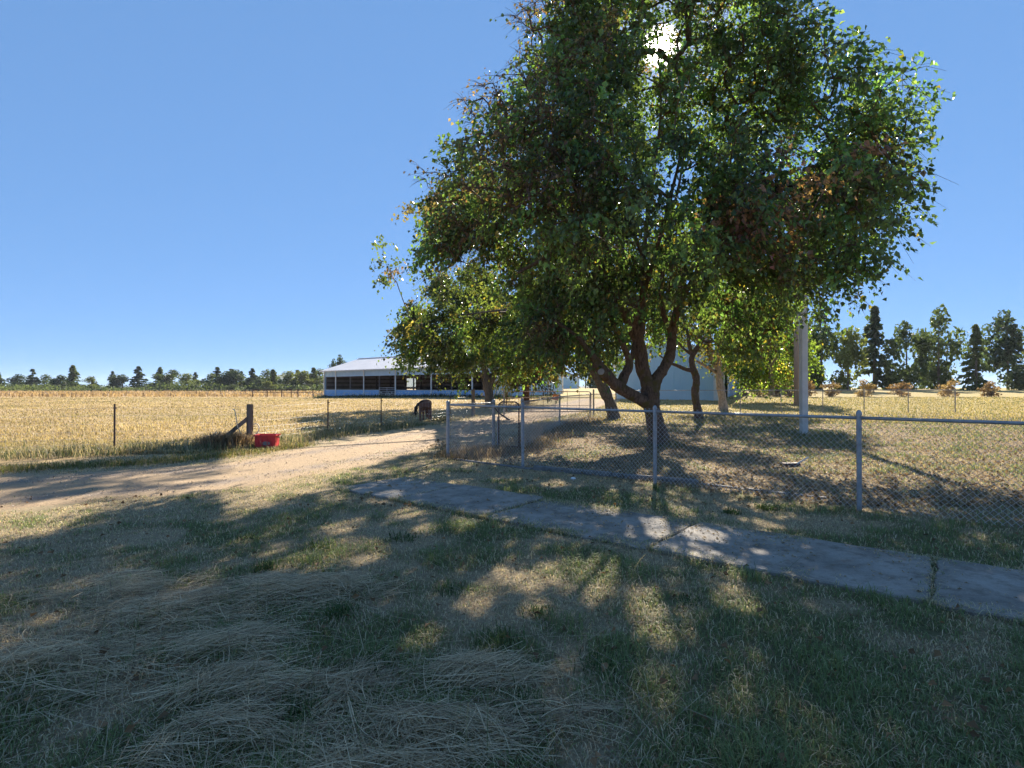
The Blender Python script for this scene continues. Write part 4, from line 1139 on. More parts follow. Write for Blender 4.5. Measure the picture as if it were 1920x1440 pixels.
def chain_fence(name, pts, h, label, post_mat, rail_mat, post_r=0.03, rail_r=0.021, pitch=0.072, wr=0.0019, caps=True, group=None, heights=None, top=0.05, skip_first=False):
    P = [G(*p) for p in pts]
    root = empty(name, P[0], label, 'fence', group); o0 = P[0]
    for i, p in enumerate(P):
        q = p - o0
        if i == 0 and skip_first: continue
        hh = h if heights is None else heights[i]
        r_ = post_r if i not in (0, len(P) - 1) else post_r * 1.25
        mb = MB(); mb.tube([q + Vector((0, 0, -.3)), q + Vector((0, 0, hh - 0.02))], r_, 12)
        po = mb.build('post', post_mat, root, smooth=False)
        if caps:
            mb = MB(); mb.lathe(q + Vector((0, 0, hh - 0.02)), [(r_ * 1.15, 0), (r_ * 1.15, .03), (r_ * .8, .055), (r_ * .25, .07)], 12); mb.build('cap', post_mat, po)
            mb = MB(); mb.lathe(q + Vector((0, 0, hh * .5)), [(r_ * 1.08, -.012), (r_ * 1.14, 0), (r_ * 1.08, .012)], 12); mb.lathe(q + Vector((0, 0, hh * .85)), [(r_ * 1.08, -.012), (r_ * 1.14, 0), (r_ * 1.08, .012)], 12); mb.build('tie_band', post_mat, po)
    segs = []
    for i in range(len(P) - 1):
        a, b = P[i] - o0, P[i + 1] - o0
        ha = h if heights is None else heights[i]; hb = h if heights is None else heights[i + 1]
        mb = MB(); mb.tube([a + Vector((0, 0, ha - .05)), (a + b) / 2 + Vector((0, 0, (ha + hb) / 2 - .053)), b + Vector((0, 0, hb - .05))], rail_r, 10); mb.build('top_rail', rail_mat, root, smooth=True)
        segs += chain_fabric(a, b, 0.04, h - 0.05 + top, pitch, wr)
    V, F = chain_tube_arrays(segs, 3)
    tag(link('chain_mesh', np_mesh('chain_mesh', V, F), M_wire, root), kind='stuff')
    return root

fd = np.array([2.08, -1.9]) / 2.817
fp = lambda s: tuple(np.array([0.21, 10.8]) + fd * s)
chain_fence('chain_link_fence', [(-1.42, 12.3), fp(0), fp(2.82), fp(5.64), fp(8.5), fp(11.4)], 1.22,
            'front galvanised chain link fence with round posts and top rail along the lawn', M_galv, M_galv)
chain_fence('chain_link_fence', [(0.25, 13.6), (1.86, 21.6), (3.8, 27.0), (5.9, 31.5)], 1.22, 'rusty side chain link fence running back from the narrow gate to the leaning tree', M_galv_old, M_galv_old, heights=[1.25, 1.25, 1.28, 1.25])
chain_fence('chain_link_fence', [(5.9, 31.5), (8.6, 32.4), (11.0, 32.6), (13.5, 32.8), (16.0, 33), (18.6, 33.2), (21.2, 33.4), (24, 33.6), (27, 33.8)], 1.42,
            'thin back chain link fence in front of the blue shed and pasture', M_galv_old, M_galv, post_r=0.025, rail_r=0.018, pitch=0.1, skip_first=True)
# short section joining front corner post and the gate post
chain_fence('chain_link_fence', [(-1.36, 12.42), (-0.46, 13.85)], 1.22, 'short chain link section between the front corner post and the narrow gate', M_galv_old, M_galv_old, post_r=0.032, skip_first=True)

# narrow walk gate with rounded tube frame
def walk_gate():
    a = G(-0.33, 13.82); b = G(0.17, 13.62)
    root = empty('walk_gate', a, 'narrow rusty tube gate with rounded top corners beside the side fence', 'gate')
    d = (b - a); Ln = d.length; d.normalize(); U = Vector((0, 0, 1))
    rc = 0.12; pts = [U * 0.05]
    H = 1.2
    pts += [U * (H - rc)] + [d * (rc - rc * math.cos(k * math.pi / 8)) + U * (H - rc + rc * math.sin(k * math.pi / 8)) for k in range(1, 5)]
    pts += [d * (Ln - rc + rc * math.sin(k * math.pi / 8)) + U * (H - rc + rc * math.cos(k * math.pi / 8)) for k in range(0, 5)] + [d * Ln + U * 0.05]
    MB().tube(pts, 0.019, 8).build('frame', M_rust, root, smooth=True)
    MB().tube([U * 0.1, d * Ln + U * 0.1], 0.015, 8).build('lower_bar', M_rust, root)
    V, F = chain_tube_arrays(chain_fabric((0, 0, 0), d * Ln, 0.1, H - .02), 3)
    tag(link('chain_mesh', np_mesh('chain_mesh', V, F), M_wire, root), kind='stuff')
    MB().tube([Vector((-.1, -.02, 1.05)), Vector((.06, -.04, .88)), Vector((.28, -.08, .75))], 0.022, 8).build('latch_lever', M_tpost, root)
    MB().tube([Vector((-.03, 0, .82)), Vector((-.03, 0, .0))], 0.012, 6).build('drop_rod', M_galv, root)
walk_gate()

# wide farm gate
def farm_gate():
    a = G(-0.3, 30.6); b = G(4.45, 31.2)
    root = empty('farm_gate', a, 'wide rusty tube farm gate with mesh bars across the drive', 'gate')
    d = b - a; d.z = 0; Ln = d.length; d.normalize(); U = Vector((0, 0, 1)); H = 1.32; rc = 0.16
    pts = [U * 0.2, U * (H - rc)] + [d * (rc - rc * math.cos(k * math.pi / 8)) + U * (H - rc + rc * math.sin(k * math.pi / 8)) for k in range(1, 5)]
    pts += [d * (Ln - rc + rc * math.sin(k * math.pi / 8)) + U * (H - rc + rc * math.cos(k * math.pi / 8)) for k in range(0, 5)] + [d * Ln + U * 0.2]
    pts += [U * 0.2]
    MB().tube(pts, 0.024, 8).build('frame', M_rust, root, smooth=True)
    MB().tube([U * 0.98, d * Ln + U * 0.98], 0.02, 8).build('bar', M_rust, root)
    MB().tube([U * 0.55, d * Ln + U * 0.55], 0.014, 8).build('bar', M_rust, root)
    for k in range(1, 7): MB().tube([d * Ln * k / 7 + U * 0.2, d * Ln * k / 7 + U * (H - .01)], 0.014, 6).build('upright', M_rust, root)
    for s in (-.14, Ln + .14):
        MB().tube([d * s + U * -.3, d * s + U * 1.45], 0.05, 10).build('gate_post', M_galv_old, root)
    sg = empty('gate_sign', a + d * 2.75 + Vector((0, -.05, 1.0)), 'small faded orange plate hung askew on the farm gate', 'sign')
    Mx = Matrix.Rotation(R(10), 3, 'Y')
    MB().box((0, 0, 0), (0.34, 0.012, 0.3), Mx).build('plate', M_sign, sg)
    for s in (-.12, .12): MB().tube([Mx @ Vector((s, 0, .14)), Mx @ Vector((s, 0.02, .3))], 0.005, 5).build('hanger', M_tpost, sg)
farm_gate()

# woven wire field fence
def field_fence():
    TP = [(-22, 9.2), (-17.5, 10.6), (-13, 12.2), (-9.6, 13.4)]
    line = TP + [(-6.85, 14.5), (-6.07, 18.3), (-5.0, 21.2), (-4.1, 24.6), (-3.1, 27.8), (-2.1, 30.0)]
    root = empty('field_fence', G(-6.85, 14.5), 'woven wire field fence on dark steel posts with a braced wooden corner post', 'fence'); o0 = root.location.copy()
    for i, p in enumerate(line):
        q = G(*p) - o0; U = Vector((0, 0, 1))
        if p == (-6.85, 14.5) or i == len(line) - 1:
            hh = 1.12 if p == (-6.85, 14.5) else 1.45
            mb = MB(); mb.tube([q + U * -.3, q + U * 0.3, q + U * (hh - .02), q + U * hh], [.085, .083, .08, .07] if hh < 1.3 else [.1, .1, .095, .085], 12); mb.build('wood_post', M_wood_grey, root)
        elif p == (-4.1, 24.6): continue
        else:
            mb = MB(); mb.bar(q + U * -.3, q + U * 1.16, 0.04, 0.008, (0, 1, 0)); mb.bar(q + Vector((0, .018, -.3)), q + Vector((0, .018, 1.16)), 0.008, 0.035, (0, 1, 0))
            for z in np.arange(.1, 1.15, .12): mb.box(q + Vector((0, -.012, z)), (.018, .016, .02))
            mb.build('steel_post', M_tpost, root)
            mb = MB(); mb.box(q + Vector((.03, -.02, 1.06)), (.06, .04, .035)); mb.build('insulator', M_tpost, root)
    # diagonal brace of the corner post
    MB().bar(Vector((-0.02, 0.0, .78)), Vector((-.72, -.3, .1)), 0.1, 0.1).build('brace', M_wood_grey, root)
    segs = []
    for a, b in zip(line[:-1], line[1:]):
        A, B = G(*a) - o0, G(*b) - o0; Ln = (B - A).length
        for z in (.08, .2, .34, .5, .68, .88, 1.06):
            m_ = (A + B) / 2 + Vector((0, 0, z - .012 - .01 * random.random()))
            segs += [(np.array(A + Vector((0, 0, z))), np.array(m_), .0018, .0018), (np.array(m_), np.array(B + Vector((0, 0, z))), .0018, .0018)]
        k = 0.0
        while k < Ln:
            q = A + (B - A) * (k / Ln); segs.append((np.array(q + Vector((0, 0, .06))), np.array(q + Vector((0, 0, .88))), .0014, .0014)); k += 0.3
    V, F = chain_tube_arrays(segs, 3)
    tag(link('woven_wire', np_mesh('woven_wire', V, F), M_wire, root), kind='stuff')
field_fence()

def hose():
    P = [(-7.2, 14.3, 1.0), (-7.12, 14.26, .95), (-7.05, 14.2, .72), (-7.0, 14.2, .5), (-6.9, 14.25, .32), (-6.72, 14.28, .27), (-6.6, 14.3, .34), (-6.55, 14.36, .46), (-6.58, 14.42, .56), (-6.66, 14.42, .62), (-6.72, 14.4, .58)]
    sp_ = smooth_poly([(*p, .013) for p in P], 44); o0 = Vector((-6.9, 14.25, 0))
    o = MB().tube([Vector(p[:3]) - o0 for p in sp_], 0.013, 8).build('garden_hose', M_hose, None, smooth=True); o.location = o0
    tag(o, 'cream coloured hose looped over the fence wire at the wooden corner post', 'hose')
hose()

def red_tub():
    o0 = G(-6.38, 14.15)
    o0.x += .14
    root = empty('feed_tub', o0, 'bright red plastic tub standing in weeds beside the wooden corner post', 'tub', rz=R(6))
    W, D, H, tp, th = 0.5, 0.36, 0.36, 0.012, 0.012
    mb = MB()
    def ring(ins, z, k): return [Vector((sx * (W / 2 - ins + tp * (k - 1)), sy * (D / 2 - ins + tp * (k - 1)), z)) for sx, sy in ((-1, -1), (1, -1), (1, 1), (-1, 1))]
    vs = ring(0, 0, 0) + ring(0, H, 1) + ring(th, H, 1) + ring(th, .02, 0)
    fs = [(3, 2, 1, 0)] + [(l * 4 + i, l * 4 + (i + 1) % 4, l * 4 + 4 + (i + 1) % 4, l * 4 + 4 + i) for l in range(3) for i in range(4)] + [(12, 13, 14, 15)]
    mb.add(vs, fs); mb.build('body', M_red, root)
    mb = MB()
    for a, b in (((-1, -1), (1, -1)), ((1, -1), (1, 1)), ((1, 1), (-1, 1)), ((-1, 1), (-1, -1))):
        e_ = 0.012
        mb.bar((a[0] * (W / 2 + e_), a[1] * (D / 2 + e_), H - .012), (b[0] * (W / 2 + e_), b[1] * (D / 2 + e_), H - .012), .024, .03)
    mb.build('rim', M_red, root)
    for x in (-.17, -.06, .06, .17): MB().bar((x, -D / 2 + tp - .01, .02), (x, -D / 2 - .006, H - .04), .014, .016, (0, 1, 0)).build('rib', M_red, root)
    mb = MB(); mb.lathe((0, 0, 0), [(0.001, 0), (.1, 0), (.1, .004), (.001, .004)], 20)
    mb.v = [tuple(Matrix.Rotation(R(93), 3, 'X') @ Vector((v[0], v[1] * .5, v[2])) + Vector((0.03, -D / 2 - .004, .15))) for v in mb.v]
    mb.build('badge', M_greyplate, root)
    for s in (-1, 1):
        MB().tube([Vector((s * (W / 2 + .02), -.07, H - .05)), Vector((s * (W / 2 + .045), -.04, H - .09)), Vector((s * (W / 2 + .045), .04, H - .09)), Vector((s * (W / 2 + .02), .07, H - .05))], .009, 6).build('handle', M_tpost, root)
red_tub()

# pipe rail corral far left of barn
def corral():
    P = [(-43.5, 93), (-40.6, 92), (-37.8, 91), (-35.9, 90.2), (-34.6, 89.7), (-31.8, 88.6)]
    root = empty('rail_fence', G(*P[0]), 'low dark pipe rail fence left of the long barn', 'fence'); o0 = root.location.copy(); U = Vector((0, 0, 1))
    for p in P: MB().tube([G(*p) - o0 + U * -.2, G(*p) - o0 + U * 1.3], .07, 8).build('post', M_tpost, root)
    for z in (1.25, .8):
        for a, b in zip(P[:-1], P[1:]): MB().tube([G(*a) - o0 + U * z, G(*b) - o0 + U * z], .05, 6).build('rail', M_tpost, root)
corral()
def far_wire_fence():
    P = [(-75 + k * 5.2, 108 - k * 1.2) for k in range(8)]
    root = empty('wire_fence', G(*P[0]), 'thin dark post and wire fence across the far field', 'fence'); o0 = root.location.copy(); U = Vector((0, 0, 1))
    for p in P: MB().tube([G(*p) - o0 + U * -.2, G(*p) - o0 + U * 1.25], .05, 6).build('post', M_tpost, root)
    mb = MB()
    for z in (.5, .85, 1.2):
        for a, b in zip(P[:-1], P[1:]): mb.tube([G(*a) - o0 + U * z, G(*b) - o0 + U * z], .008, 4)
    mb.build('wire', M_wire, root)
far_wire_fence()

# grey steel post and the wooden pole behind it
def poles():
    p = G(9.62, 18.3)
    root = empty('steel_post', p, 'grey square steel post at the right edge behind the front fence', 'post')
    MB().box((0, 0, 2.75), (.2, .2, 6.1), None, .012).build('shaft', M_whitish, root)
    MB().box((0, 0, .01), (.34, .34, .03), None, .006).build('base_plate', M_galv_old, root)
    MB().box((0, 0, 5.83), (.24, .24, .06), None, .01).build('cap', M_galv, root)
    for sx in (-.13, .13):
        for sy in (-.13, .13): MB().lathe((sx, sy, .025), [(.016, 0), (.016, .022), (.006, .03)], 6).build('bolt', M_galv_old, root)
    q = G(22.05, 43)
    root = empty('utility_pole', q, 'tan wooden pole behind the grey steel post', 'pole')
    MB().tube([(0, 0, -.4), (0, 0, 3), (0, 0, 9.4)], [.2, .19, .15], 14).build('shaft', M_tan, root, smooth=True)
    MB().box((0, -.2, 8.9), (1.9, .09, .12)).build('crossarm', M_wood_grey, root)
    for s in (-.85, -.3, .3, .85): MB().lathe((s, -.2, 8.96), [(.03, 0), (.045, .05), (.03, .09), (.04, .12), (.01, .14)], 8).build('insulator', M_whitish, root)
poles()

# timbers along the fence foot
tlist = [((-1.25, 12.0), (0.38, 10.53), -.055, 'half buried grey timber by the front corner post'), ((0.42, 10.5), (1.73, 9.68), 0.0, 'long grey timber under the fence, between the second and third front posts'),
         ((1.76, 9.66), (3.0, 8.95), -.012, 'grey timber at the foot of the middle front post'), ((3.03, 8.93), (4.4, 7.75), -.06, 'sunken grey timber right of the middle front post')]
for a, b, dz, lab in tlist:
    A, B = Vector((*a, 0.035 + dz)), Vector((*b, 0.03 + dz)); c = (A + B) / 2; d = B - A
    mb = MB(); mb.box((0, 0, 0), (d.length, .1, .1), Matrix.Rotation(math.atan2(d.y, d.x), 3, 'Z'), .012)
    o = mb.build('landscape_timber', M_timber); o.location = c
    tag(o, lab, 'timber', 'grey timbers along the fence foot')

o = MB().lathe((0, 0, 0), [(.012, 0), (.012, .025), (.045, .03), (.04, .05), (.015, .062)], 12).build('white_mushroom', M_white, None, smooth=True)
o.location = (1.02, 9.25, 0.0); tag(o, 'small white mushroom like dot on the dry lawn before the timber edging', 'mushroom')
pp = empty('broken_pipe', (5.55, 10.9, 0.0), 'short pale pipe leaning on a dark block under the right end of the fence', 'pipe')
MB().tube([(0, 0, .02), (.1, .02, .08), (.3, .05, .18)], .016, 8).build('tube', M_whitish, pp)
MB().box((-.05, .05, .03), (.34, .14, .08), Matrix.Rotation(R(8), 3, 'Z'), .01).build('block', M_tpost, pp)

# sawn limb end on the low left limb of the big tree
_mt = bpy.data.objects['maple_tree']
sp0 = at(1133, 706, 14.1); sp1 = at(1127, 697, 13.78)
MB().tube([sp0 - _mt.location, sp1 - _mt.location], [.125, .095], 12).build('limb_stub', M_bark, _mt, smooth=True)
MB().tube([sp1 - _mt.location, sp1 - _mt.location + (sp1 - sp0).normalized() * .012], [.088, .082], 12).build('sawn_face', mat_noisy('cut_wood', (0.3, 0.25, 0.2), (0.5, 0.43, 0.36), 6, .8), _mt)

# ------------------------------------------------------------------ horse
def horse():
    base = G(-4.06, 25.9)
    root = empty('horse', base, 'dark brown horse seen from behind, grazing with its tail swung left', 'horse', rz=R(5))
    root.scale = (1.22, 1, 1.03)
    vs, rs, es = [], [], []
    def add(p, r, par=None):
        vs.append(Vector(p)); rs.append(r)
        if par is not None: es.append((par, len(vs) - 1))
        return len(vs) - 1
    pel = add((0, 0, .83), (.265, .215))
    rump = add((0, -.2, .80), (.19, .17), pel)
    mid = add((0, .36, .78), (.275, .235), pel); ch = add((0, .74, .77), (.22, .22), mid)
    n1 = add((.01, .98, .68), .15, ch); n2 = add((.02, 1.2, .46), .11, n1); hd = add((.03, 1.33, .28), .105, n2); mz = add((.03, 1.33, .06), .055, hd)
    for s, dy, dx in ((-1, -.06, 0), (1, .03, .035)):
        h = add((s * .155, -.02, .66), .125, pel)
        k = add((s * .172 + dx * .5, .05 + dy, .52), .075, h)
        hk = add((s * .17 + dx, -.13 + dy, .345), .05, k); cn = add((s * .172 + dx * 1.5, -.11 + dy, .2), .034, hk); ft = add((s * .175 + dx * 2, -.08 + dy, .085), .036, cn); hf = add((s * .175 + dx * 2, -.04 + dy, .012), .042, ft)
    for s, dy in ((-1, .05), (1, -.05)):
        h = add((s * .12, .76, .6), .09, ch); k = add((s * .12, .78 + dy, .33), .048, h); cn = add((s * .115, .78 + dy, .18), .032, k); ft = add((s * .115, .77 + dy, .08), .034, cn); hf = add((s * .115, .8 + dy, .012), .04, ft)
    me = bpy.data.meshes.new('body'); me.from_pydata(vs, es, [])
    o = bpy.data.objects.new('body_src', me); col.objects.link(o)
    o.modifiers.new('skin', 'SKIN').use_smooth_shade = True
    for i, sv in enumerate(me.skin_vertices[0].data):
        r = rs[i]; sv.radius = r if isinstance(r, tuple) else (r, r); sv.use_root = (i == 0)
    sm = o.modifiers.new('sub', 'SUBSURF'); sm.levels = 2; sm.render_levels = 2
    dg = bpy.context.evaluated_depsgraph_get()
    m2 = bpy.data.meshes.new_from_object(o.evaluated_get(dg))
    bpy.data.objects.remove(o)
    m2.name = 'body'; link('body', m2, M_horse, root, smooth=True)
    # tail: many hair strands swung to the left
    g = np.random.default_rng(3); mb = MB()
    for i in range(70):
        j = g.normal(size=(6, 3)) * np.array([[0], [.012], [.02], [.028], [.036], [.05]])
        P = np.array([(-.02, -.33, .9), (-.13, -.37, .88), (-.26, -.38, .76), (-.33, -.38, .6), (-.35, -.37, .42), (-.38 + .08 * g.normal(), -.36, .30)]) + j
        mb.tube([Vector(p) for p in P], [.016, .014, .011, .009, .006, .002], 4)
    mb.build('tail', M_hair, root, smooth=True)
    mb = MB()
    for i in range(40):
        u = g.random(); p = Vector((.01, .95 + .3 * u, .82 - .28 * u)); q = p + Vector((.1 + .05 * g.random(), .02, -.16 - .08 * g.random()))
        mb.tube([p, (p + q) / 2 + Vector((.03, 0, .03)), q], [.01, .008, .002], 4)
    mb.build('mane', M_hair, root)
    for s in (-1, 1):
        mb = MB(); mb.tube([Vector((.03 + s * .06, 1.27, .4)), Vector((.03 + s * .085, 1.29, .46)), Vector((.03 + s * .09, 1.32, .52))], [.03, .028, .004], 6); mb.build('ear', M_horse, root, smooth=True)
    for (x, y) in ((-.175, -.1), (.245, -.01), (-.115, .85), (.115, .75)):
        mb = MB(); mb.lathe((x, y, 0), [(.05, -.01), (.046, .03), (.036, .055)], 10); mb.build('hoof', M_hair, root, smooth=True)
horse()

# ------------------------------------------------------------------ grass, straw, litter, weeds
def blades(name, X, Y, H, W, lean, colr, mat, jit=0.3, z0=None):
    n = len(X)
    Z = gz(X, Y) if z0 is None else z0
    a = rng.random(n) * 2 * math.pi
    d = np.stack([np.cos(a), np.sin(a), np.zeros(n)], 1); sd = np.stack([-d[:, 1], d[:, 0], np.zeros(n)], 1)
    # let the flat side face roughly anywhere
    B = np.stack([X, Y, Z - 0.005], 1)
    ln = (lean * (0.3 + 1.2 * rng.random(n)))[:, None]
    Hh = H[:, None]; Ww = W[:, None]
    up = np.array([[0, 0, 1.0]])
    M_ = B + d * Hh * ln * 0.35 + up * Hh * 0.55
    T = B + d * Hh * ln * 1.0 + up * Hh * (1.0 - 0.35 * np.clip(ln, 0, 1.5))
    V = np.stack([B - sd * Ww / 2, B + sd * Ww / 2, M_ - sd * Ww * .4, M_ + sd * Ww * .4, T], 1).reshape(-1, 3)
    b = np.arange(n)[:, None] * 5
    F = np.concatenate([b + [0, 1, 3], b + [0, 3, 2], b + [2, 3, 4]], 1).reshape(-1, 3)
    me = np_mesh(name, V, F, np.repeat(np.clip(colr, .006, .9), 3, axis=0))
    o = link(name, me, mat); return tag(o, kind='stuff')

GREEN = np.array([0.155, 0.205, 0.078]); GREEN2 = np.array([0.23, 0.275, 0.12]); DRY = np.array([0.54, 0.44, 0.285]); DRY2 = np.array([0.66, 0.55, 0.385]); BRN = np.array([0.30, 0.21, 0.135])
def on_path(x, y, m=0.0):
    s = (x - PA0[0]) * PDIR[0] + (y - PA0[1]) * PDIR[1]; w = (x - PA0[0]) * PN[0] + (y - PA0[1]) * PN[1]
    return (s > -m) & (w > -m) & (w < PW + m)

def lawn():
    N = 500000
    y = 1.4 + (13.2 - 1.4) * rng.random(N) ** 1.9
    x = (rng.random(N) * 2 - 1) * (0.98 * y + 1.7)
    f, yd, gr, bk = zones(x, y)
    edge = fbm(x, y, .5, 12) * .25
    drv = in_poly(x + (fbm(x, y, .6, 9) - .5) * 1.6, y + (fbm(x, y, .9, 10) - .5) * 1.4, _DP)
    keep = ~on_path(x, y, -0.05 + 0 * edge) & ~(drv & (rng.random(N) < .96 - .5 * ss((fbm(x, y, 1.1, 13) - .5) / .15))) & (f < .5)
    keep &= ~((yd > .5) & (rng.random(N) < .55))
    dens = fbm(x, y, .22, 55, 2)
    keep &= rng.random(N) < (0.3 + 1.1 * dens)
    x, y, gr, yd, dens = x[keep], y[keep], gr[keep], yd[keep], dens[keep]; n = len(x)
    isg = rng.random(n) < (0.12 + 0.62 * gr) * (1 - .3 * yd)
    tall = ss((fbm(x, y, .35, 66, 2) - .55) / .2) * isg
    H = (.018 + .035 * rng.random(n)) * (1 + .9 * tall) * (.75 + .6 * gr)
    W = (.0026 + .0007 * y) * (.7 + .6 * rng.random(n))
    c = np.where(isg[:, None], GREEN + (GREEN2 - GREEN) * rng.random((n, 1)), DRY + (DRY2 - DRY) * rng.random((n, 1)))
    br = (~isg) & (rng.random(n) < .3); c[br] = BRN
    c = c * (.75 + .5 * rng.random((n, 1)))
    blades('grass', x, y, H, W, np.full(n, .9), c, M_blade)
lawn()

def joints():
    X, Y, S = [], [], []
    for sj in PATH_JOINTS[1:-1]:
        m = {1.35: 260, 2.95: 420, 5.05: 160, 7.2: 420}.get(sj, 200)
        w = rng.random(m) * PW; s = sj + rng.normal(size=m) * .045 * (1 + (w / PW > .55))
        p = PA0[None] + PDIR[None] * s[:, None] + PN[None] * w[:, None]; X.append(p[:, 0]); Y.append(p[:, 1])
    # ragged edges of the path
    m = 15000; s = rng.random(m) * 11; e = rng.random(m) < .5; am = .03 + .16 * fbm(s, s * 0 + e * 9, .7, 8)
    w = np.where(e, -.03 + np.abs(rng.normal(size=m)) * am * .8, PW + .02 - np.abs(rng.normal(size=m)) * am * 1.3)
    k = fbm(s * 1.0, w * 0 + e, .5, 7) > .36; s, w = s[k], w[k]
    p = PA0[None] + PDIR[None] * s[:, None] + PN[None] * w[:, None]; X.append(p[:, 0]); Y.append(p[:, 1])
    x, y = np.concatenate(X), np.concatenate(Y); n = len(x)
    g = rng.random(n) < .35
    c = np.where(g[:, None], GREEN2, DRY) * (.7 + .6 * rng.random((n, 1)))
    blades('joint_grass', x, y, .03 + .05 * rng.random(n), .0028 + .0007 * y, np.full(n, 1.0), c, M_blade, z0=np.full(n, .01))
joints()

def field_grass():
    N = 100000
    y = 13 + 75 * rng.random(N) ** 1.7
    x = -y * 1.0 + rng.random(N) * (field_edge(y) + y * 1.0 + .5)
    k = (rng.random(N) < .3 + .9 * fbm(x, y * 2.2, 3.0, 19)); x, y = x[k], y[k]; n = len(x)
    hn_ = np.hypot(x + 3.9, y - 25)
    H = (.04 + .12 * rng.random(n)) * (.5 + .9 * fbm(x, y, 2.5, 29)) * np.clip(.25 + hn_ / 5, 0, 1); W = .004 + .0011 * y
    c = (np.array([.35, .255, .13]) + (np.array([.57, .46, .29]) - np.array([.35, .255, .13])) * rng.random((n, 1)) ** 1.3) * (.62 + .75 * fbm(x, y * 1.8, 5, 39)[:, None])
    gp = ss((fbm(x, y * 1.5, 11, 140) - .52) / .15)[:, None]; c = c * (1 - .55 * gp) + np.array([.30, .26, .135]) * .55 * gp
    g = rng.random(n) < .10; c[g] = np.array([.16, .15, .06])
    blades('field_grass', x, y, H, W, np.full(n, .7), c, M_blade)
    # taller reddish grass strip far off
    N = 9000; y = 92 + 95 * rng.random(N); x = -1.05 * y + rng.random(N) * (1.05 * y - 25)
    c = np.array([.37, .255, .15]) * (.7 + .6 * rng.random((N, 1)))
    blades('tall_dry_grass', x, y, .5 + .5 * rng.random(N), np.full(N, .22), np.full(N, .5), c, M_blade)
    # green and dry grass among the litter of the yard
    N = 70000; y = 10 + 19 * rng.random(N) ** 1.3; x = rng.random(N) * (y * 1.0 + 1) - .5
    f_, yd_, gr_, bk_ = zones(x, y)
    k = (yd_ > .5) & (rng.random(N) < .12 + .9 * gr_); x, y, gr_ = x[k], y[k], gr_[k]; n = len(x)
    isg = rng.random(n) < .15 + .6 * gr_
    c = np.where(isg[:, None], np.array([.17, .21, .08]), np.array([.44, .35, .21])) * (.6 + .7 * rng.random((n, 1)))
    blades('yard_grass', x, y, (.025 + .07 * rng.random(n)) * (.7 + .7 * gr_), .004 + .0009 * y, np.full(n, .9), c, M_blade)
    # back yard and pasture on the right
    N = 42000; y = 24 + 36 * rng.random(N) ** 1.2; x = yard_edge(y) - 3 + rng.random(N) * (y * 1.0 - yard_edge(y) + 4)
    d_ = in_poly(x, y, _DP); k = ~d_; x, y = x[k], y[k]; n = len(x)
    c = (np.array([.30, .235, .09]) + np.array([.18, .15, .09]) * rng.random((n, 1))) * (.8 + .4 * fbm(x, y, 3, 49)[:, None])
    g = rng.random(n) < .25; c[g] = np.array([.13, .15, .045])
    blades('pasture_grass', x, y, .05 + .1 * rng.random(n), .006 + .001 * y, np.full(n, .8), c, M_blade)
field_grass()

def near_line(line, n, wid):
    P = resample(line, 400); i = rng.integers(0, 400, n); q = P[i] + rng.normal(size=(n, 2)) * wid
    return q[:, 0], q[:, 1]

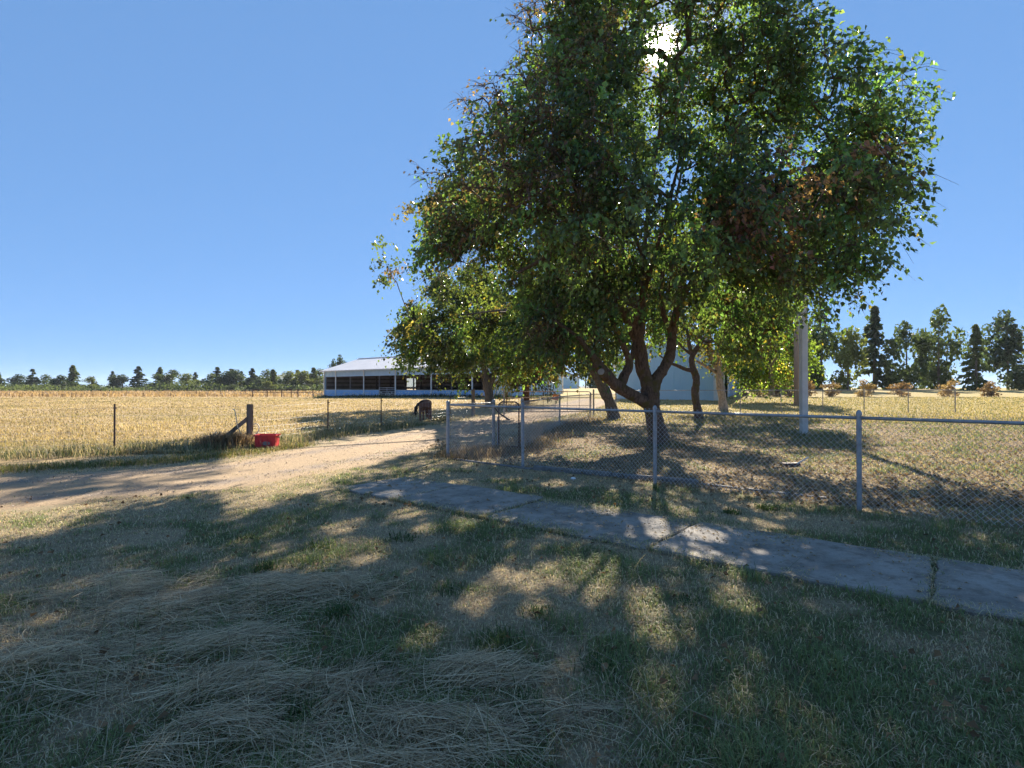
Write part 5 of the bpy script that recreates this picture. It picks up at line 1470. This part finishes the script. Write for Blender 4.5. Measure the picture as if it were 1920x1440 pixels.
def weeds():
    # greenish weeds along the field fence
    x, y = near_line([(-14, 11.6), (-9, 13.3), (-6.9, 14.2), (-6.1, 17.6), (-5.1, 20.6), (-4.0, 23.6), (-3.0, 27)], 16000, .42)
    n = len(x); k = ~in_poly(x, y, _DP); x, y = x[k], y[k]; n = len(x)
    g = rng.random(n) < .45
    c = np.where(g[:, None], np.array([.12, .14, .07]), np.array([.38, .31, .2])) * (.7 + .6 * rng.random((n, 1)))
    blades('fence_weeds', x, y, (.08 + .27 * rng.random(n) ** 1.5) * (.3 + 1.1 * fbm(x, y, .8, 81)) * np.clip(np.hypot(x + 4.1, y - 24.8) / 2.2 - .25, .08, 1), .006 + .0008 * y, np.full(n, .5), c, M_blade)
    # dry tall weeds in the corner behind the front post and along the side fence
    x1, y1 = near_line([(-1.25, 12.35), (-.5, 13.1), (-.35, 13.7)], 4200, .30); x2, y2 = near_line([(.3, 13.8), (1.2, 18), (1.9, 21.8), (3.8, 27)], 6000, .42)
    x, y = np.concatenate([x1, x2]), np.concatenate([y1, y2]); n = len(x)
    c = np.array([.27, .195, .125]) * (.6 + .9 * rng.random((n, 1))); g = rng.random(n) < .12; c[g] = np.array([.08, .1, .045])
    blades('dry_weeds', x, y, (.06 + .24 * rng.random(n) ** 1.4) * (.4 + 1.1 * fbm(x, y, .6, 82)), .005 + .0006 * y, np.full(n, .75), c, M_blade)
    # weeds at the barn foot
    A, e, b = BARN
    n = 7000; s = rng.random(n) * 46 - .5; w = -.3 - np.abs(rng.normal(size=n)) * .7
    x = A.x + e.x * s + b.x * w; y = A.y + e.y * s + b.y * w
    c = np.array([.05, .07, .035]) * (.6 + .9 * rng.random((n, 1))); g = rng.random(n) < .25; c[g] = np.array([.34, .28, .15])
    blades('barn_weeds', x, y, (.12 + .5 * rng.random(n) ** 2) * (.2 + 1.2 * fbm(s, s * 0, 2.5, 83)), np.full(n, .07), np.full(n, .35), c, M_blade)
    # brown dead bush round the corner post
    x, y = near_line([(-7.6, 14.25), (-6.95, 14.3)], 3800, .22); n = len(x)
    c = np.array([.29, .2, .13]) * (.5 + 1.0 * rng.random((n, 1)))
    blades('dead_weeds', x, y, .15 + .42 * rng.random(n), np.full(n, .016), np.full(n, .7), c, M_blade)
    # rough grass left standing round the trunks
    X, Y = [], []
    for (tx, ty, q, m) in ((3.98, 14.9, .36, 420), (5.05, 27, .45, 300), (9.0, 26.6, .35, 260), (13.7, 36, .45, 260), (-1.55, 41, .55, 300), (1.15, 45.5, .45, 260), (9.62, 18.3, .18, 200)):
        a = rng.random(m) * 6.28; r = q + np.abs(rng.normal(size=m)) * .22; X.append(tx + np.cos(a) * r); Y.append(ty + np.sin(a) * r)
    x, y = np.concatenate(X), np.concatenate(Y); n = len(x)
    c = np.where((rng.random(n) < .45)[:, None], np.array([.12, .15, .06]), np.array([.42, .33, .2])) * (.6 + .7 * rng.random((n, 1)))
    blades('trunk_grass', x, y, .05 + .16 * rng.random(n) ** 1.5, .004 + .0009 * y, np.full(n, .8), c, M_blade)
    # edge of the drive by the tub
    x, y = near_line([(-12, 9.3), (-7.5, 11.4), (-6.2, 13.3), (-5.7, 15)], 7000, .26); k = ~in_poly(x, y, _DP); x, y = x[k], y[k]; n = len(x)
    c = np.where((rng.random(n) < .6)[:, None], np.array([.16, .17, .055]), np.array([.36, .28, .15])) * (.7 + .6 * rng.random((n, 1)))
    blades('verge_grass', x, y, .05 + .12 * rng.random(n), .005 + .0007 * y, np.full(n, .8), c, M_blade)
weeds()

def flowers():
    """white umbels: many small white specks on the weeds, one mass"""
    A, e, b = BARN
    n = 420; s = rng.random(n) * 38; w = -1.2 - np.abs(rng.normal(size=n)) * 1.6
    x = A.x + e.x * s + b.x * w; y = A.y + e.y * s + b.y * w; z = gz(x, y) + .35 + .4 * rng.random(n); sz = .10 + .1 * rng.random(n)
    x2, y2 = near_line([(-7.6, 13.9), (-6.2, 17.2), (-5.2, 20.6), (-4.0, 23.6), (-3.0, 27)], 150, .45); z2 = .2 + .3 * rng.random(150); s2 = .03 + .03 * rng.random(150)
    C = np.concatenate([np.stack([x, y, z], 1), np.stack([x2, y2, z2], 1)]); S = np.concatenate([sz, s2])
    V, F = leaf_arrays(C, S, rand_unit(len(C)), .9, .1)
    me = np_mesh('white_flowers', V, F, np.full((len(F), 3), .62)); tag(link('white_flowers', me, M_blade), kind='stuff')
flowers()

def litter():
    N = 42000
    y = 7.2 + 22 * rng.random(N) ** 1.5; x = -2.2 + rng.random(N) * (y * 1.0 + 3.5)
    yd = ss((y - front_fence_y(x) + .6) / 1.2)
    k = (rng.random(N) < (.08 + .6 * yd) * (.1 + 1.2 * fbm(x, y, 1.6, 71))) & (~on_path(x, y, 0) | (rng.random(N) < .08)); x, y = x[k], y[k]; n = len(x)
    C = np.stack([x, y, gz(x, y) + .012 + .03 * rng.random(n) + .03 * on_path(x, y)], 1)
    ax = unit(rng.normal(size=(n, 3)) * np.array([1, 1, .25]))
    V, F = leaf_arrays(C, .03 + .05 * rng.random(n) ** 1.5, ax, .7, .25)
    c = np.array([.20, .14, .08]) * (.45 + 1.1 * rng.random((n, 1))); q = rng.random(n) < .18; c[q] = np.array([.46, .36, .22])
    me = np_mesh('leaf_litter', V, F, np.repeat(np.clip(c, .01, .9), 2, axis=0)); tag(link('leaf_litter', me, M_litter), kind='stuff')
    # dry bits blown over the slabs
    n = 1500; s_ = np.abs(rng.normal(size=n)) * 2.2 + rng.choice([0.2, 2.7, 3.4, 5.0], n); w_ = PW * rng.random(n) ** .6; k = (s_ < 11) & (fbm(s_, w_, .5, 92) > .45); s_, w_ = s_[k], w_[k]; n = len(s_)
    p = PA0[None] + PDIR[None] * s_[:, None] + PN[None] * w_[:, None]
    V, F = leaf_arrays(np.stack([p[:, 0], p[:, 1], np.full(n, .045)], 1), .012 + .028 * rng.random(n), unit(rng.normal(size=(n, 3)) * np.array([1, 1, .2])), .5, .2)
    me = np_mesh('path_litter', V, F, np.repeat(np.array([.42, .32, .2]) * (.5 + .8 * rng.random((n, 1))), 2, axis=0)); tag(link('path_litter', me, M_litter), kind='stuff')
    # a few on the near lawn
    N = 500; y = 2 + 6 * rng.random(N); x = (rng.random(N) * 2 - 1) * y; k = ~on_path(x, y, 0); x, y = x[k], y[k]; n = len(x)
    C = np.stack([x, y, .03 + .03 * rng.random(n)], 1)
    V, F = leaf_arrays(C, .025 + .035 * rng.random(n), unit(rng.normal(size=(n, 3)) * np.array([1, 1, .3])), .8, .2)
    me = np_mesh('fallen_leaves', V, F, np.repeat(np.array([.2, .12, .06]) * (.5 + rng.random((n, 1))), 2, axis=0)); tag(link('fallen_leaves', me, M_litter), kind='stuff')
litter()

def strand_arrays(P, W):
    """P (n,k,3) polylines -> flat ribbons with a ridge (3-sided)"""
    n, k, _ = P.shape
    T = np.gradient(P, axis=1); T /= (np.linalg.norm(T, axis=2, keepdims=True) + 1e-9)
    S = np.cross(T, np.array([0, 0, 1.0])); S /= (np.linalg.norm(S, axis=2, keepdims=True) + 1e-9)
    U = np.cross(S, T)
    w = W[:, None, None]
    V = np.stack([P - S * w / 2, P + U * w * .45, P + S * w / 2], 2)     # n,k,3,3
    V = V.reshape(-1, 3)
    base = np.arange(n)[:, None, None] * (k * 3) + np.arange(k - 1)[None, :, None] * 3
    F = np.stack([base + np.array([0, 1, 4, 3]), base + np.array([1, 2, 5, 4])], 2).reshape(-1, 4)
    return V, F

def pebbles():
    n = 6000; t = rng.random(n); u = rng.random(n)
    Lw, Up = resample(DL, 300), resample(DU, 300); i = (rng.random(n) ** 1.0 * 200).astype(int)
    lane = np.where(rng.random(n) < .7, rng.choice([.22, .76], n) + rng.normal(size=n) * .06, rng.random(n))[:, None]
    p = Lw[i] * (1 - lane) + Up[i] * lane + rng.normal(size=(n, 2)) * .05
    V, F = leaf_arrays(np.stack([p[:, 0], p[:, 1], gz(p[:, 0], p[:, 1]) + .014], 1), .014 + .03 * rng.random(n) ** 2, unit(rng.normal(size=(n, 3)) * np.array([1, 1, .3])), .9, .35)
    me = np_mesh('gravel', V, F, np.repeat(np.array([.42, .36, .31]) * (.6 + .8 * rng.random((n, 1))), 2, axis=0)); tag(link('gravel', me, M_litter), kind='stuff')
pebbles()

def straw():
    # (x, y, rx, ry, main direction deg, count, height)
    piles = [(-1.85, 4.05, .55, .38, 8, 1500, .10), (-1.35, 4.25, .45, .18, 10, 700, .07), (-2.3, 3.7, .6, .4, 20, 1300, .09), (-1.7, 3.25, .5, .28, 28, 1300, .08), (-1.35, 2.85, .55, .22, 35, 1000, .07),
             (-1.25, 2.45, .4, .3, 20, 700, .06), (-.35, 2.45, .5, .22, -6, 1300, .07), (-.15, 3.0, .5, .16, 25, 800, .06), (-.75, 2.9, .25, .3, 80, 420, .05), (-.6, 2.2, .5, .25, 10, 900, .06), (-2.9, 4.2, .6, .4, 15, 900, .09), (-2.6, 3.0, .6, .4, 25, 900, .08), (0.1, 2.65, .35, .1, 12, 300, .04)]
    P_all, W_all, C_all = [], [], []
    for (x, y, rx, ry, ang, n, hh) in piles:
        n = int(n * 1.0); rx *= .85
        nb = max(8, n // 60); uc = rng.normal(size=(nb, 2)) * .55; ab = R(ang) + rng.normal(size=nb) * .55; kb = rng.integers(0, nb, n)
        u = uc[kb] + rng.normal(size=(n, 2)) * np.array([.16, .13])
        loose = rng.random(n) < .34; u[loose] = rng.normal(size=(loose.sum(), 2)) * .75
        cx = x + u[:, 0] * rx; cy_ = y + u[:, 1] * ry
        dome = np.exp(-(u ** 2).sum(1) * 1.1)
        L = .05 + .36 * rng.random(n) ** 1.7
        a = np.where(loose, rng.random(n) * 6.28, ab[kb] + rng.normal(size=n) * .42)
        cu = rng.normal(size=n) * .9
        t = np.linspace(-.5, .5, 5)
        A = a[:, None] + cu[:, None] * t[None]
        px_ = cx[:, None] + np.cos(a)[:, None] * L[:, None] * t - np.sin(a)[:, None] * L[:, None] * cu[:, None] * .3 * (t ** 2)
        py_ = cy_[:, None] + np.sin(a)[:, None] * L[:, None] * t + np.cos(a)[:, None] * L[:, None] * cu[:, None] * .3 * (t ** 2)
        z = .012 + 1.7 * hh * dome * rng.random(n) ** .8
        tilt = rng.normal(size=n) * .10
        pz = np.maximum(z[:, None] + tilt[:, None] * L[:, None] * t - .15 * L[:, None] * t ** 2, .006)
        P_all.append(np.stack([px_, py_, pz], 2)); W_all.append(.0016 + .0030 * rng.random(n) ** 3)
        c = (np.array([.40, .31, .20]) + (np.array([.82, .69, .48]) - np.array([.40, .31, .20])) * rng.random((n, 1)) ** 1.2)
        c[rng.random(n) < .15] = np.array([.24, .17, .11]); C_all.append(c)
    # stray stalks
    n = 700; y = 1.8 + 4.2 * rng.random(n) ** 1.4; x = -.95 * y + rng.random(n) * (1.3 * y)
    L = .12 + .3 * rng.random(n); a = rng.random(n) * 6.28; t = np.linspace(-.5, .5, 5)
    P_all.append(np.stack([x[:, None] + np.cos(a)[:, None] * L[:, None] * t, y[:, None] + np.sin(a)[:, None] * L[:, None] * t, .035 + .03 * rng.random((n, 1)) + rng.normal(size=(n, 1)) * .06 * t], 2))
    W_all.append(.002 + .002 * rng.random(n)); C_all.append(np.array([.45, .38, .26]) * (.6 + .5 * rng.random((n, 1))))
    # standing stems
    n = 160; y = 1.9 + 3.6 * rng.random(n) ** 1.2; x = -.9 * y + rng.random(n) * 1.5 * y; H = .1 + .2 * rng.random(n); ln = rng.normal(size=(n, 2)) * .45; t = np.linspace(0, 1, 5)
    k = ~on_path(x, y, .05); x, y, H, ln = x[k], y[k], H[k], ln[k]; n = len(x)
    P_all.append(np.stack([x[:, None] + ln[:, :1] * H[:, None] * t ** 1.6, y[:, None] + ln[:, 1:] * H[:, None] * t ** 1.6, H[:, None] * t], 2)); W_all.append(np.full(n, .0025)); C_all.append(np.where((rng.random(n) < .5)[:, None], np.array([.42, .36, .22]), np.array([.14, .17, .07])))
    P = np.concatenate(P_all); W = np.concatenate(W_all); C = np.concatenate(C_all)
    V, F = strand_arrays(P, W)
    me = np_mesh('straw', V, F, np.repeat(np.clip(C, .01, .9), (P.shape[1] - 1) * 2, axis=0)); tag(link('straw', me, M_blade), kind='stuff')
straw()

def weedy_tufts():
    # broad green tufts in the near lawn
    X, Y, H = [], [], []
    for (px, py, m, h) in [(600, 1025, 90, .10), (497, 1068, 90, .11), (770, 1010, 70, .06), (1230, 918, 60, .10), (1438, 955, 200, .10), (1370, 962, 120, .07), (850, 1110, 60, .09), (640, 1150, 150, .10), (560, 1335, 160, .09), (1290, 1130, 120, .05), (745, 1010, 60, .07), (930, 1200, 120, .09), (1120, 1250, 120, .08), (470, 1010, 60, .08), (1010, 1150, 100, .07), (690, 1260, 110, .10), (970, 1330, 140, .09)]:
        d = CAM_H * 1040 / (py - 727); x = (px - 960) / 1040 * d
        X.append(x + rng.normal(size=m) * .06); Y.append(d + rng.normal(size=m) * .07); H.append(h * (.4 + .9 * rng.random(m)))
    x, y, h = np.concatenate(X), np.concatenate(Y), np.concatenate(H); k = ~on_path(x, y, .0); x, y, h = x[k], y[k], h[k]; n = len(x)
    blades('green_tufts', x, y, h, .004 + .0008 * y, np.full(n, .8), np.array([.075, .115, .04]) * (.6 + .9 * rng.random((n, 1))), M_blade)
weedy_tufts()
# the summer haze that turns the far hill blue
hz = MB().box((0, 0, 0), (7200, 7200, 63)).build('haze', None)
hz.location = (0, 0, 30)
hm = bpy.data.materials.new('haze_air'); hm.use_nodes = True
hn, hl = hm.node_tree.nodes, hm.node_tree.links
hn.remove(hn['Principled BSDF'])
pv = hn.new('ShaderNodeVolumePrincipled'); pv.inputs['Color'].default_value = (0.78, 0.88, 1, 1); pv.inputs['Density'].default_value = 0.00011
pv.inputs['Anisotropy'].default_value = 0.2
hl.new(pv.outputs[0], hn['Material Output'].inputs['Volume'])
hz.data.materials.append(hm); tag(hz, kind='stuff')
print('objects', len(bpy.data.objects), 'tris', sum(len(o.data.loops) - 2 * len(o.data.polygons) for o in bpy.data.objects if o.type == 'MESH'))
